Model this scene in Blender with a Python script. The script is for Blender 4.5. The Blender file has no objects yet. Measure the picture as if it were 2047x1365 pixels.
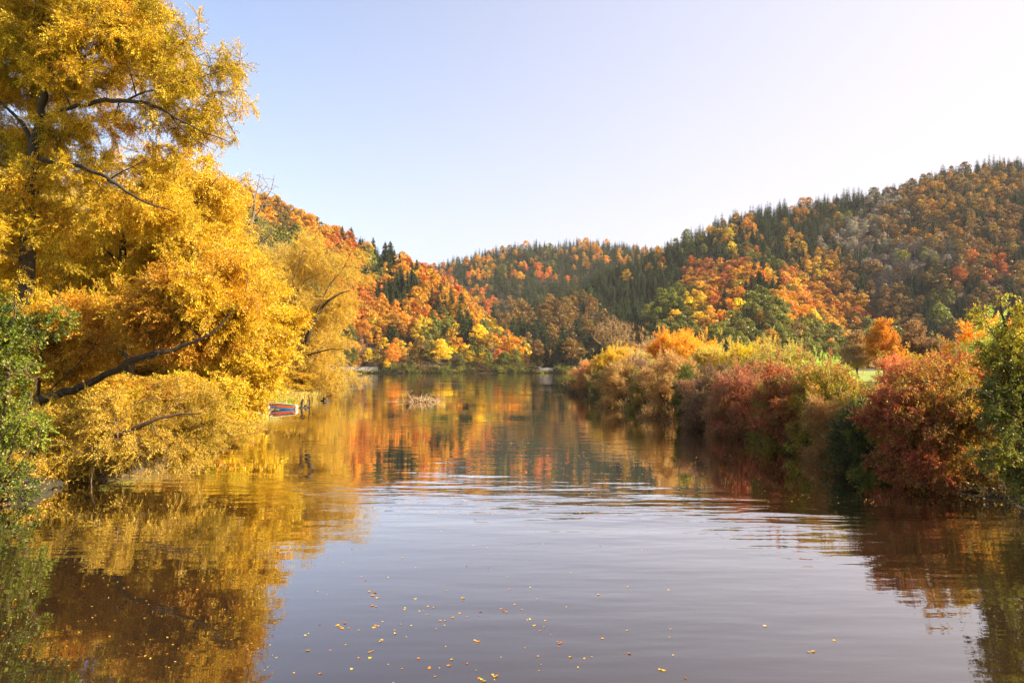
import bpy, math, numpy as np
from math import radians, pi
sc = bpy.context.scene
COL = sc.collection
F, CX, HY, H0 = 1365.0, 1023.5, 733.0, 4.0          # focal (px), centre column, horizon row, eye height


def P(px, py, d):
    """point at picture direction (px,py) and distance d along +Y, in metres"""
    return np.array([(px - CX) / F * d, d, H0 + (HY - py) / F * d])


def proj(p):
    return CX + p[..., 0] / p[..., 1] * F, HY - (p[..., 2] - H0) / p[..., 1] * F


def sm(t):
    t = np.clip(t, 0, 1)
    return t * t * (3 - 2 * t)


def vnoise(x, y, seed=0):
    """smooth value noise, range -1..1"""
    x = np.asarray(x, float); y = np.asarray(y, float)
    xi = np.floor(x).astype(np.int64); yi = np.floor(y).astype(np.int64)
    fx = sm(x - xi); fy = sm(y - yi)

    def h(a, b):
        n = (a * 374761393 + b * 668265263 + seed * 982451653) & 0x7fffffff
        n = ((n ^ (n >> 13)) * 1274126177) & 0x7fffffff
        return ((n ^ (n >> 16)) & 0xffff) / 32767.5 - 1
    return (h(xi, yi) * (1 - fx) + h(xi + 1, yi) * fx) * (1 - fy) + (h(xi, yi + 1) * (1 - fx) + h(xi + 1, yi + 1) * fx) * fy


# ------------------------------------------------------------------ materials
def new_mat(name):
    m = bpy.data.materials.new(name); m.use_nodes = True
    nt = m.node_tree; nt.nodes.clear()
    out = nt.nodes.new('ShaderNodeOutputMaterial')
    return m, nt, out


def leaf_mat(name, transl, gloss=0.025, rough=0.45):
    m, nt, out = new_mat(name)
    N, L = nt.nodes.new, nt.links.new
    at = N('ShaderNodeAttribute'); at.attribute_name = 'tint'
    oi = N('ShaderNodeObjectInfo')
    mx = N('ShaderNodeMix'); mx.data_type = 'RGBA'; mx.blend_type = 'MULTIPLY'; mx.inputs[0].default_value = 1
    L(at.outputs['Color'], mx.inputs[6]); L(oi.outputs['Color'], mx.inputs[7])
    df = N('ShaderNodeBsdfDiffuse'); tr = N('ShaderNodeBsdfTranslucent'); gl = N('ShaderNodeBsdfGlossy')
    L(mx.outputs[2], df.inputs[0]); L(mx.outputs[2], tr.inputs[0])
    gl.inputs['Roughness'].default_value = rough; gl.inputs[0].default_value = (1, 1, 1, 1)
    a = N('ShaderNodeMixShader'); a.inputs[0].default_value = transl
    L(df.outputs[0], a.inputs[1]); L(tr.outputs[0], a.inputs[2])
    b = N('ShaderNodeMixShader'); b.inputs[0].default_value = gloss
    L(a.outputs[0], b.inputs[1]); L(gl.outputs[0], b.inputs[2])
    L(b.outputs[0], out.inputs[0])
    return m


def simple_mat(name, col, rough=0.8, scale=0.0, dark=0.5, bump=0.0, stretch=(1, 1, 1), col2=None):
    m, nt, out = new_mat(name)
    N, L = nt.nodes.new, nt.links.new
    b = N('ShaderNodeBsdfPrincipled'); b.inputs['Roughness'].default_value = rough
    b.inputs['Base Color'].default_value = (*col, 1)
    if scale:
        tc = N('ShaderNodeTexCoord'); mp = N('ShaderNodeMapping'); mp.inputs['Scale'].default_value = stretch
        L(tc.outputs['Object'], mp.inputs[0])
        n = N('ShaderNodeTexNoise'); n.inputs['Scale'].default_value = scale; n.inputs['Detail'].default_value = 6
        L(mp.outputs[0], n.inputs['Vector'])
        cr = N('ShaderNodeValToRGB'); c2 = col2 or tuple(c * dark for c in col)
        cr.color_ramp.elements[0].position = .35; cr.color_ramp.elements[1].position = .65
        cr.color_ramp.elements[0].color = (*c2, 1); cr.color_ramp.elements[1].color = (*col, 1)
        L(n.outputs[0], cr.inputs[0]); L(cr.outputs[0], b.inputs['Base Color'])
        if bump:
            bp = N('ShaderNodeBump'); bp.inputs['Strength'].default_value = 1; bp.inputs['Distance'].default_value = bump
            L(n.outputs[0], bp.inputs['Height']); L(bp.outputs[0], b.inputs['Normal'])
    L(b.outputs[0], out.inputs[0])
    return m


M = {}
M['leaf'] = leaf_mat('leaf_blades', .45)
M['leaf_thick'] = leaf_mat('leaf_glossy', .32, .025, .4)
M['needle'] = leaf_mat('needles', .15, .03, .5)
M['bark'] = simple_mat('willow_bark', (.055, .038, .024), .9, 6, .45, .03, (1, 1, .25))
M['bark_grey'] = simple_mat('grey_bark', (.17, .13, .095), .9, 5, .5, .02, (1, 1, .25))
M['bark_warm'] = simple_mat('twig_bark', (.14, .085, .05), .9, 5, .5, .02, (1, 1, .25))
M['dead'] = simple_mat('bleached_wood', (.6, .42, .24), .8, 4, .7)
M['dead_tan'] = simple_mat('dry_twigs', (.36, .23, .11), .85, 4, .6)
M['rock'] = simple_mat('mossy_rock', (.034, .026, .016), .9, 2.5, .5, .05, col2=(.014, .02, .006))
M['white'] = simple_mat('white_paint', (.75, .7, .64), .5, 9, .75)
M['red'] = simple_mat('red_paint', (.62, .11, .03), .4, 7, .75)
M['blue'] = simple_mat('blue_paint', (.03, .17, .42), .4, 7, .7)
M['wood'] = simple_mat('plank_wood', (.22, .14, .08), .7, 5, .6)
M['concrete'] = simple_mat('pale_concrete', (.62, .56, .52), .8, .8, .8)
M['asphalt'] = simple_mat('asphalt', (.30, .27, .25), .85, .5, .8)
M['steel'] = simple_mat('galvanised_steel', (.5, .48, .46), .45)
M['feather'] = simple_mat('white_feathers', (.8, .77, .72), .7)
M['beak'] = simple_mat('orange_beak', (.6, .25, .03), .5)


# ------------------------------------------------------------------ mesh helpers
class MB:
    """collects vertex/quad/tri blocks and links them as ONE mesh object"""

    def __init__(s):
        s.v = []; s.f = []; s.t = []; s.n = 0

    def add(s, v, f, tint=None):
        v = np.asarray(v, np.float32).reshape(-1, 3); f = np.asarray(f, np.int64)
        s.v.append(v); s.f.append(f + s.n); s.n += len(v)
        if tint is None:
            tint = np.ones((len(f), 3))
        s.t.append(np.asarray(tint, np.float32))

    def mesh(s, name, mat, smooth=False, tint=True):
        v = np.concatenate(s.v)
        me = bpy.data.meshes.new(name)
        me.vertices.add(len(v)); me.vertices.foreach_set('co', v.ravel())
        k = [f.shape[1] for f in s.f]
        tot = np.concatenate([np.full(len(f), f.shape[1], np.int32) for f in s.f])
        loops = np.concatenate([f.ravel() for f in s.f]).astype(np.int32)
        me.loops.add(len(loops)); me.loops.foreach_set('vertex_index', loops)
        st = np.zeros(len(tot), np.int32); st[1:] = np.cumsum(tot)[:-1]
        me.polygons.add(len(tot)); me.polygons.foreach_set('loop_start', st)
        me.polygons.foreach_set('use_smooth', np.full(len(tot), smooth))
        if tint:
            a = me.attributes.new('tint', 'FLOAT_COLOR', 'FACE')
            t = np.concatenate(s.t); t = np.concatenate([t, np.ones((len(t), 1), np.float32)], 1)
            a.data.foreach_set('color', t.astype(np.float32).ravel())
        me.update(calc_edges=True)
        me.materials.append(mat)
        return me

    def build(s, name, mat, parent=None, smooth=False, tint=False):
        o = bpy.data.objects.new(name, s.mesh(name, mat, smooth, tint))
        COL.objects.link(o)
        if parent is not None:
            o.parent = parent
        return o


def empty(name, loc, label, cat, group=None, rz=0.0):
    o = bpy.data.objects.new(name, None); COL.objects.link(o)
    o.location = loc; o.rotation_euler[2] = rz
    o['label'] = label; o['category'] = cat
    if group:
        o['group'] = group
    return o


def copy_thing(root, loc, rz, scale, label, group=None, color=None):
    r = root.copy(); COL.objects.link(r); r.location = loc; r.rotation_euler = (0, 0, rz); r.scale = scale
    r['label'] = label
    if group:
        r['group'] = group
    for ch in list(root.children):
        if ch.name.split('.')[0] not in ('trunk', 'crown', 'branch_sprays'):
            continue
        c = ch.copy(); COL.objects.link(c); c.parent = r
        if color is not None and c.name.startswith('crown'):
            c.color = (*color, 1)
    return r


def box(mb, c, s, rz=0.0, tint=None):
    x, y, z = s[0] / 2, s[1] / 2, s[2] / 2
    v = np.array([[a, b, d] for a in (-x, x) for b in (-y, y) for d in (-z, z)])
    co, si = math.cos(rz), math.sin(rz)
    v = v @ np.array([[co, si, 0], [-si, co, 0], [0, 0, 1]]) + np.array(c)
    mb.add(v, [[0, 1, 3, 2], [4, 6, 7, 5], [0, 4, 5, 1], [2, 3, 7, 6], [0, 2, 6, 4], [1, 5, 7, 3]], tint)


def tubes(mb, pts, rad, sides=5, tint=None):
    """pts (B,K,3), rad (B,K)"""
    pts = np.asarray(pts, float); rad = np.asarray(rad, float)
    B, K, _ = pts.shape
    tan = np.gradient(pts, axis=1); tan /= np.linalg.norm(tan, axis=2, keepdims=True) + 1e-9
    ref = np.where(np.abs(tan[..., 2:3]) > .9, np.array([1., 0, 0]), np.array([0, 0, 1.]))
    u = np.cross(tan, ref); u /= np.linalg.norm(u, axis=2, keepdims=True) + 1e-9
    w = np.cross(tan, u)
    a = np.arange(sides) / sides * 2 * pi
    ring = pts[:, :, None, :] + rad[:, :, None, None] * (np.cos(a)[None, None, :, None] * u[:, :, None, :] + np.sin(a)[None, None, :, None] * w[:, :, None, :])
    v = ring.reshape(-1, 3)
    b, k, s = np.meshgrid(np.arange(B), np.arange(K - 1), np.arange(sides), indexing='ij')
    i = lambda kk, ss: (b * K + kk) * sides + ss % sides
    f = np.stack([i(k, s), i(k, s + 1), i(k + 1, s + 1), i(k + 1, s)], -1).reshape(-1, 4)
    mb.add(v, f, None if tint is None else np.tile(tint, (len(f), 1)))


def resample(pl, K):
    pl = np.asarray(pl, float)
    s = np.r_[0, np.cumsum(np.linalg.norm(np.diff(pl[:, :3], axis=0), axis=1))]
    # smooth (Catmull-like) by dense linear then box filter
    q = np.linspace(0, s[-1], K)
    out = np.stack([np.interp(q, s, pl[:, c]) for c in range(pl.shape[1])], 1)
    for _ in range(2):
        o2 = out.copy(); o2[1:-1] = (out[:-2] + 2 * out[1:-1] + out[2:]) / 4; out = o2
    return out


def limb(rows, rng, K=None, wob=.04):
    """rows: x,y,z,r"""
    rows = np.array([np.r_[r[0], r[1]] if len(r) == 2 else r for r in rows], float)
    Ltot = np.linalg.norm(np.diff(rows[:, :3], axis=0), axis=1).sum()
    K = K or max(6, int(Ltot / .35))
    o = resample(rows, K)
    n = rng.normal(0, 1, (K, 3)); n = np.cumsum(n, 0); n -= np.linspace(0, 1, K)[:, None] * n[-1]
    o[1:-1, :3] += n[1:-1] * wob
    return o


def rand_env(env, n, rng, bias=2.6):
    """points in a union of ellipsoids (cx,cy,cz,rx,ry,rz), nearer the surface"""
    env = np.asarray(env, float)
    w = env[:, 3] * env[:, 4] * env[:, 5]; w = w ** .8; w /= w.sum()
    k = rng.choice(len(env), n, p=w)
    d = rng.normal(0, 1, (n, 3)); d /= np.linalg.norm(d, axis=1, keepdims=True)
    r = rng.random(n) ** (1 / bias)
    return env[k, :3] + d * env[k, 3:6] * r[:, None]


def grow(limbs, targets, rng, droop=.12, rmul=1.0, wob=.08, K=6, rmax=.09):
    """connect every target to the nearest wood already grown; returns (B,K,3),(B,K)"""
    nodes = np.concatenate([l[:, :3] for l in limbs]); nr = np.concatenate([l[:, 3] for l in limbs])
    cap = len(nodes) + len(targets) * (K - 1)
    NP = np.zeros((cap, 3)); NR = np.zeros(cap); n = len(nodes); NP[:n] = nodes; NR[:n] = nr
    d0 = np.array([np.min(np.sum((nodes - t) ** 2, 1)) for t in targets])
    order = np.argsort(d0)
    out = []; orad = []
    tt = np.linspace(0, 1, K)[:, None]
    for i in order:
        t = targets[i]
        dd = np.sum((NP[:n] - t) ** 2, 1)
        j = int(np.argmin(dd)); a = NP[j]; L = math.sqrt(dd[j]) + 1e-6
        if L < .08:
            continue
        mid = (a + t) / 2 + rng.normal(0, wob, 3) * L + np.array([0, 0, droop * L])
        c = (1 - tt) ** 2 * a + 2 * tt * (1 - tt) * mid + tt ** 2 * t
        r0 = min(NR[j] * .7, (.006 + .011 * L) * rmul, rmax)
        rr = r0 + (max(.0035, r0 * .3) - r0) * tt[:, 0]
        out.append(c); orad.append(rr)
        NP[n:n + K - 1] = c[1:]; NR[n:n + K - 1] = rr[1:] ; n += K - 1
    return np.array(out), np.array(orad)


def spray_tpl(n, L, ll, lw, rng, spread=50, flat=.0):
    """a twig's leaves: (n,4,3) rhombi along +x"""
    V = []
    for i in range(n):
        t = (i + .5) / n; ph = i * 2.39996 + rng.normal(0, .3)
        r = np.array([0, math.cos(ph), math.sin(ph) * (1 - flat)])
        sp = radians(spread) * (1.15 - .8 * t) * rng.uniform(.8, 1.2)
        d = np.array([math.cos(sp), 0, 0]) + r * math.sin(sp); d /= np.linalg.norm(d)
        w = np.cross(d, rng.normal(0, 1, 3)); w /= np.linalg.norm(w)
        l = ll * rng.uniform(.65, 1.15) * (1 - .3 * t); k = lw * rng.uniform(.8, 1.15)
        b = np.array([t * L, 0, 0]) + r * .01
        nn = np.cross(d, w)
        V.append([b, b + d * l * .45 + w * k / 2 + nn * l * .06, b + d * l - nn * l * .06, b + d * l * .45 - w * k / 2 + nn * l * .06])
    return np.array(V)


def add_sprays(mb, pos, dirs, tpls, tints, rng, scale=(.8, 1.25), jit=.22, twig=None):
    """tints (N,3) base per spray"""
    N = len(pos)
    dirs = dirs / (np.linalg.norm(dirs, axis=1, keepdims=True) + 1e-9)
    ref = rng.normal(0, 1, (N, 3)); u = np.cross(dirs, ref); u /= np.linalg.norm(u, axis=1, keepdims=True) + 1e-9
    w = np.cross(dirs, u); R = np.stack([dirs, u, w], 1)          # rows = local axes
    s = rng.uniform(*scale, N)
    k = rng.integers(0, len(tpls), N)
    for q, tp in enumerate(tpls):
        m = k == q
        if not m.any():
            continue
        n = tp.shape[0]
        v = np.einsum('nj,mjk->mnk', tp.reshape(-1, 3), R[m] * s[m][:, None, None]) + pos[m][:, None, :]
        cnt = m.sum()
        f = np.arange(cnt * n * 4).reshape(-1, 4)
        t = np.repeat(tints[m], n, 0)
        j = 1 + rng.normal(0, jit, (len(t), 1)); h = rng.normal(0, .06, (len(t), 1))
        t = t * np.clip(j, .45, 1.5); t[:, 1:2] *= 1 + h
        mb.add(v.reshape(-1, 3), f, np.clip(t, .004, .95))
        if twig is not None:
            a = pos[m]; b = a + dirs[m] * tp[:, :, 0].max() * .85 * s[m][:, None]
            tubes(twig, np.stack([a, b], 1), np.tile([.004, .0025], (cnt, 1)), 3)


def spray_anchors(br, per, rng, t0=.25, spread=.8, bias=(0, 0, 0), down=0.0, off=.06):
    B, K, _ = br.shape
    N = B * per
    b = np.repeat(np.arange(B), per); t = t0 + (1 - t0) * rng.random(N)
    f = t * (K - 1); i = np.minimum(f.astype(int), K - 2); g = (f - i)[:, None]
    p = br[b, i] * (1 - g) + br[b, i + 1] * g
    d = br[b, i + 1] - br[b, i]; d /= np.linalg.norm(d, axis=1, keepdims=True) + 1e-9
    d = d + rng.normal(0, spread, (N, 3)) * .6 + np.array(bias); d[:, 2] -= down
    return p + rng.normal(0, off, (N, 3)), d


def pal_tints(pos, pal, rng, scale=1.2, seed=0, mix=.35):
    """pick palette colours in clumps: spatial noise + random"""
    pal = np.asarray(pal, float)
    n = vnoise(pos[:, 0] / scale + pos[:, 2] / scale * .6, pos[:, 1] / scale * .7 + pos[:, 2] / scale, seed)
    u = np.clip((n + 1) / 2 * (1 - mix) + rng.random(len(pos)) * mix, 0, .9999)
    x = u * (len(pal) - 1); i = x.astype(int); g = (x - i)[:, None]
    return pal[i] * (1 - g) + pal[np.minimum(i + 1, len(pal) - 1)] * g


# palettes (real base colours)
GOLD = [(.20, .20, .008), (.54, .39, .012), (.80, .55, .025), (.76, .45, .014), (.60, .24, .008)]
STRAW = [(.52, .39, .025), (.76, .55, .07), (.72, .46, .03), (.44, .34, .02)]
YELLOW = [(.55, .42, .02), (.78, .55, .02), (.85, .52, .02), (.80, .42, .02)]
GREEN = [(.03, .055, .005), (.06, .10, .008), (.13, .18, .012), (.22, .26, .018)]
OLIVE = [(.10, .12, .015), (.2, .2, .02), (.34, .27, .02), (.42, .27, .02)]
SPINDLE = [(.30, .16, .05), (.38, .09, .045), (.5, .06, .04), (.42, .16, .06), (.34, .24, .05)]
PINK = [(.38, .17, .09), (.52, .15, .10), (.58, .26, .13), (.42, .22, .1), (.3, .2, .06)]
BROWN = [(.22, .13, .06), (.30, .16, .08), (.34, .2, .08), (.2, .17, .05)]
ORANGE = [(.5, .22, .02), (.66, .26, .02), (.78, .36, .025), (.6, .17, .02)]
TAN = [(.42, .28, .14), (.5, .32, .15), (.46, .3, .1)]

# ------------------------------------------------------------------ shore and terrain
YB = np.array([-300, -20, 20, 23, 25.5, 32.7, 46.7, 66.6, 88, 120, 147, 175, 215, 260, 330, 420, 700])
XLb = np.array([-15, -15, -15.2, -15.8, -14.3, -14.4, -18.4, -22.6, -25, -30, -36, -52, -76, -98, -116, -135, -135])
YR = np.array([-300, -20, 19.7, 26.4, 31.7, 37, 53.5, 66.6, 90, 112, 125, 133, 145, 200, 364, 420, 700])
XRb = np.array([15, 15, 14.2, 13.3, 14.0, 12.9, 12.0, 10.6, 9.8, 9.6, 11.0, 15., 19, 24, 37, 42, 42])


def XL(y): return np.interp(y, YB, XLb) + .35 * vnoise(y / 3.1, y * 0 + 3, 5)
def XR(y): return np.interp(y, YR, XRb) + .35 * vnoise(y / 2.7, y * 0 + 9, 6)
def YF(x): return np.interp(x, [-200, -110, -60, -20, 10, 40, 100], [395, 405, 415, 424, 428, 425, 415]) + 1.5 * vnoise(x / 9, x * 0, 8)


HILLS = dict(
    # px, silhouette row (tree tops), foot distance, ridge distance
    left=(np.array([-500, 0, 300, 460, 560, 650, 720, 780, 870, 940, 980, 1040, 1085, 1110]),
          np.array([320, 320, 328, 354, 391, 436, 468, 492, 534, 582, 630, 684, 738, 760]),
          np.array([230, 230, 240, 260, 330, 400, 432, 434, 436, 438, 440, 442, 444, 444]),
          np.array([520, 520, 540, 560, 580, 590, 590, 590, 580, 560, 540, 510, 480, 470]), 17.),
    spur=(np.array([1080, 1200, 1290, 1340, 1430, 1540, 1600, 1650, 1700, 1740]),
          np.array([720, 690, 640, 580, 560, 512, 560, 605, 665, 735]),
          np.array([436, 436, 430, 420, 410, 400, 400, 400, 405, 410]),
          np.array([500, 520, 540, 560, 570, 590, 580, 560, 540, 520]), 17.),
    right=(np.array([930, 1000, 1060, 1130, 1200, 1300, 1350, 1440, 1500, 1600, 1740, 1800, 1900, 2047, 2300, 2700]),
           np.array([640, 615, 592, 570, 540, 500, 476, 436, 415, 398, 376, 366, 330, 308, 285, 270]),
           np.array([520, 520, 520, 525, 530, 540, 540, 540, 540, 540, 520, 500, 480, 470, 460, 450]),
           np.array([640, 660, 690, 730, 780, 830, 850, 880, 890, 900, 920, 930, 930, 930, 900, 880]), 18.),
    far=(np.array([600, 760, 820, 860, 900, 950, 1050, 1130, 1190, 1250, 1310, 1400, 1500, 1600]),
         np.array([540, 525, 520, 526, 512, 498, 482, 482, 474, 484, 490, 500, 510, 520]),
         np.array([820] * 14), np.array([1250, 1250, 1240, 1240, 1250, 1260, 1290, 1300, 1300, 1300, 1300, 1300, 1300, 1300]), 17.),
)


def hill_z(x, y, name):
    px, top, fo, ri, th = HILLS[name]
    y = np.maximum(y, 1.0)
    c = CX + x / y * F
    w = 14 * vnoise(y / 60, y * 0 + 2, 31)
    T = np.interp(c + w, px, top); f = np.interp(c, px, fo); r = np.interp(c, px, ri)
    zr = H0 + (HY - T) / F * r - th
    t = (y - f) / (r - f)
    lo = 3.0
    bump = 5.0 * vnoise(x / 55, y / 80, 11) + 2.2 * vnoise(x / 21, y / 30, 12)
    up = lo + (zr - lo) * np.clip(t, 0, 1) ** .92 + bump * sm(t * 3) * sm((1 - t) * 2.5)
    back = np.where(t > 1, (y - r) * .22, 0)
    z = up - back
    e = sm((c - px[0]) / 40) * sm((px[-1] - c) / 40)
    return np.where(t > 0, z * e - 3 * (1 - e), -3)


def land(x, y):
    x = np.asarray(x, float); y = np.asarray(y, float)
    s = np.maximum(np.maximum(XL(y) - x, x - XR(y)), y - YF(x))
    rise = np.where(y > YF(x) - 1, 2.6, 1.7)
    z = np.where(s < 0, np.maximum(s * .5, -2.5), sm(s / 4.5) * rise) - .05
    z = z + np.where(s > 3, .18 * vnoise(x / 7, y / 7, 3) * sm((s - 3) / 6), 0)
    front = y > 100
    for n in HILLS:
        z = np.where(front, np.maximum(z, hill_z(x, y, n)), z)
    return z


def build_ground():
    r = [2.5]
    while r[-1] < 300: r.append(r[-1] * 1.022)
    while r[-1] < 1500: r.append(r[-1] + 9)
    while r[-1] < 9000: r.append(r[-1] * 1.12)
    r = np.array(r)
    az = np.concatenate([np.linspace(-50, 50, 520), np.linspace(50, 310, 90)[1:-1]])
    A, R = np.meshgrid(np.radians(az), r, indexing='ij')
    X, Y = R * np.sin(A), R * np.cos(A)
    Z = land(X, Y)
    n, m = A.shape
    v = np.stack([X, Y, Z], -1).reshape(-1, 3)
    i, j = np.meshgrid(np.arange(n), np.arange(m - 1), indexing='ij'); i2 = (i + 1) % n
    f = np.stack([i * m + j, i * m + j + 1, i2 * m + j + 1, i2 * m + j], -1).reshape(-1, 4)
    mb = MB(); mb.add(v, f)
    c = len(v); mb.v.append(np.array([[0, 0, -2.5]], np.float32)); mb.n += 1
    ii = np.arange(n); mb.f.append(np.stack([np.full(n, c), ii * m, ((ii + 1) % n) * m], 1)); mb.t.append(np.ones((n, 3), np.float32))
    m_, nt, out = new_mat('ground_soil')
    N, L = nt.nodes.new, nt.links.new
    b = N('ShaderNodeBsdfPrincipled'); b.inputs['Roughness'].default_value = .95
    g = N('ShaderNodeNewGeometry'); sx = N('ShaderNodeSeparateXYZ'); L(g.outputs['Position'], sx.inputs[0])
    n1 = N('ShaderNodeTexNoise'); n1.inputs['Scale'].default_value = .35; n1.inputs['Detail'].default_value = 8
    L(g.outputs['Position'], n1.inputs['Vector'])
    gr = N('ShaderNodeValToRGB'); e = gr.color_ramp.elements
    e[0].position = .35; e[0].color = (.13, .20, .02, 1); e[1].position = .68; e[1].color = (.30, .36, .04, 1)
    L(n1.outputs[0], gr.inputs[0])
    so = N('ShaderNodeValToRGB'); e = so.color_ramp.elements
    e[0].position = .35; e[0].color = (.035, .028, .014, 1); e[1].position = .7; e[1].color = (.12, .075, .03, 1)
    L(n1.outputs[0], so.inputs[0])
    # soil at the water's edge (height below 1 m) and under the woods (height above 6 m), meadow between
    r1 = N('ShaderNodeMapRange'); r1.inputs[1].default_value = .7; r1.inputs[2].default_value = 1.3; L(sx.outputs[2], r1.inputs[0])
    r2 = N('ShaderNodeMapRange'); r2.inputs[1].default_value = 4; r2.inputs[2].default_value = 8; L(sx.outputs[2], r2.inputs[0])
    r3 = N('ShaderNodeMapRange'); r3.inputs[1].default_value = 385; r3.inputs[2].default_value = 400; L(sx.outputs[1], r3.inputs[0])
    ad = N('ShaderNodeMath'); ad.operation = 'ADD'; L(r2.outputs[0], ad.inputs[0]); L(r3.outputs[0], ad.inputs[1])
    mu = N('ShaderNodeMath'); mu.operation = 'SUBTRACT'; mu.use_clamp = True; L(r1.outputs[0], mu.inputs[0]); L(ad.outputs[0], mu.inputs[1])
    mx = N('ShaderNodeMix'); mx.data_type = 'RGBA'; L(mu.outputs[0], mx.inputs[0]); L(so.outputs[0], mx.inputs[6]); L(gr.outputs[0], mx.inputs[7])
    L(mx.outputs[2], b.inputs['Base Color'])
    bp = N('ShaderNodeBump'); bp.inputs['Distance'].default_value = .3; L(n1.outputs[0], bp.inputs['Height']); L(bp.outputs[0], b.inputs['Normal'])
    L(b.outputs[0], out.inputs[0])
    o = mb.build('ground', m_, smooth=True); o['kind'] = 'structure'


def build_water():
    mb = MB()
    mb.add([[-400, -300, 0], [400, -300, 0], [400, 520, 0], [-400, 520, 0]], [[0, 1, 2, 3]])
    m, nt, out = new_mat('lake_water')
    N, L = nt.nodes.new, nt.links.new
    b = N('ShaderNodeBsdfPrincipled'); b.inputs['Roughness'].default_value = .015
    b.inputs['Base Color'].default_value = (.027, .016, .007, 1); b.inputs['IOR'].default_value = 1.4
    g = N('ShaderNodeNewGeometry')

    def noise(scale, sx, sy, det=2, rot=0.0):
        mp = N('ShaderNodeMapping'); mp.inputs['Scale'].default_value = (sx, sy, 1); mp.inputs['Rotation'].default_value = (0, 0, rot)
        L(g.outputs['Position'], mp.inputs[0])
        n = N('ShaderNodeTexNoise'); n.inputs['Scale'].default_value = scale; n.inputs['Detail'].default_value = det
        n.inputs['Roughness'].default_value = .45
        L(mp.outputs[0], n.inputs['Vector']); return n.outputs[0]

    def math_(op, a, b_):
        q = N('ShaderNodeMath'); q.operation = op
        for k, v in ((0, a), (1, b_)):
            if isinstance(v, (int, float)): q.inputs[k].default_value = v
            else: L(v, q.inputs[k])
        return q.outputs[0]
    long_ = noise(1.0, .30, 1.15, 2, .08)           # broad swells across the channel
    mid = noise(1.0, 1.1, 3.4, 2, -.12)
    fine = noise(1.0, 5, 12, 2, .1)
    patch = noise(.05, 1, 1.6, 1)
    pr = N('ShaderNodeMapRange'); pr.inputs[1].default_value = .42; pr.inputs[2].default_value = .62; pr.inputs[3].default_value = .3; pr.inputs[4].default_value = 1.7
    L(patch, pr.inputs[0])
    # a gust-ruffled belt 17 to 24 m out
    sp = N('ShaderNodeSeparateXYZ'); L(g.outputs['Position'], sp.inputs[0])
    bx = math_('MULTIPLY', math_('ABSOLUTE', math_('SUBTRACT', math_('SUBTRACT', sp.outputs[1], math_('MULTIPLY', sp.outputs[0], -.25)), 20.5), 0), -.35)
    belt = math_('MAXIMUM', math_('ADD', bx, 1.0), 0)
    h = math_('ADD', math_('MULTIPLY', long_, .016), math_('ADD', math_('MULTIPLY', mid, .0028), math_('MULTIPLY', fine, .0005)))
    h = math_('MULTIPLY', h, math_('ADD', pr.outputs[0], math_('MULTIPLY', belt, 3.6)))
    bp = N('ShaderNodeBump'); bp.inputs['Strength'].default_value = 1; bp.inputs['Distance'].default_value = 1
    L(h, bp.inputs['Height']); L(bp.outputs[0], b.inputs['Normal'])
    fr = N('ShaderNodeFresnel'); fr.inputs[0].default_value = 1.33; L(bp.outputs[0], fr.inputs['Normal'])
    fm = math_('MINIMUM', math_('MULTIPLY', fr.outputs[0], 2.5), .97)
    gl = N('ShaderNodeBsdfGlossy'); gl.inputs['Roughness'].default_value = .01; gl.inputs[0].default_value = (1, .985, .97, 1); L(bp.outputs[0], gl.inputs['Normal'])
    b.inputs['Specular IOR Level'].default_value = 0; b.inputs['Roughness'].default_value = .6
    mxs = N('ShaderNodeMixShader'); L(fm, mxs.inputs[0]); L(b.outputs[0], mxs.inputs[1]); L(gl.outputs[0], mxs.inputs[2])
    L(mxs.outputs[0], out.inputs[0])
    o = mb.build('water', m); o['kind'] = 'structure'


build_ground(); build_water()

# ------------------------------------------------------------------ near trees
willow_tpls = [spray_tpl(16, .62, .14, .042, np.random.default_rng(40 + i), 58) for i in range(6)]
straw_tpls = [spray_tpl(16, .66, .14, .034, np.random.default_rng(50 + i), 48) for i in range(5)]
broad_tpls = [spray_tpl(10, .42, .125, .085, np.random.default_rng(60 + i), 62) for i in range(6)]
small_tpls = [spray_tpl(10, .36, .085, .056, np.random.default_rng(70 + i), 58) for i in range(6)]
twiggy_tpls = [spray_tpl(10, .45, .09, .04, np.random.default_rng(80 + i), 40) for i in range(5)]


def px_env(rows):
    """rows (px, py, d, r_px, r_py, r_depth_m) -> ellipsoids in metres"""
    out = []
    for px, py, d, rx, ry, rd in rows:
        c = P(px, py, d); out.append((*c, rx / F * d, rd, ry / F * d))
    return out


def px_limb(rows):
    return [np.r_[P(a, b, d), r] for a, b, d, r in rows]


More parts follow.
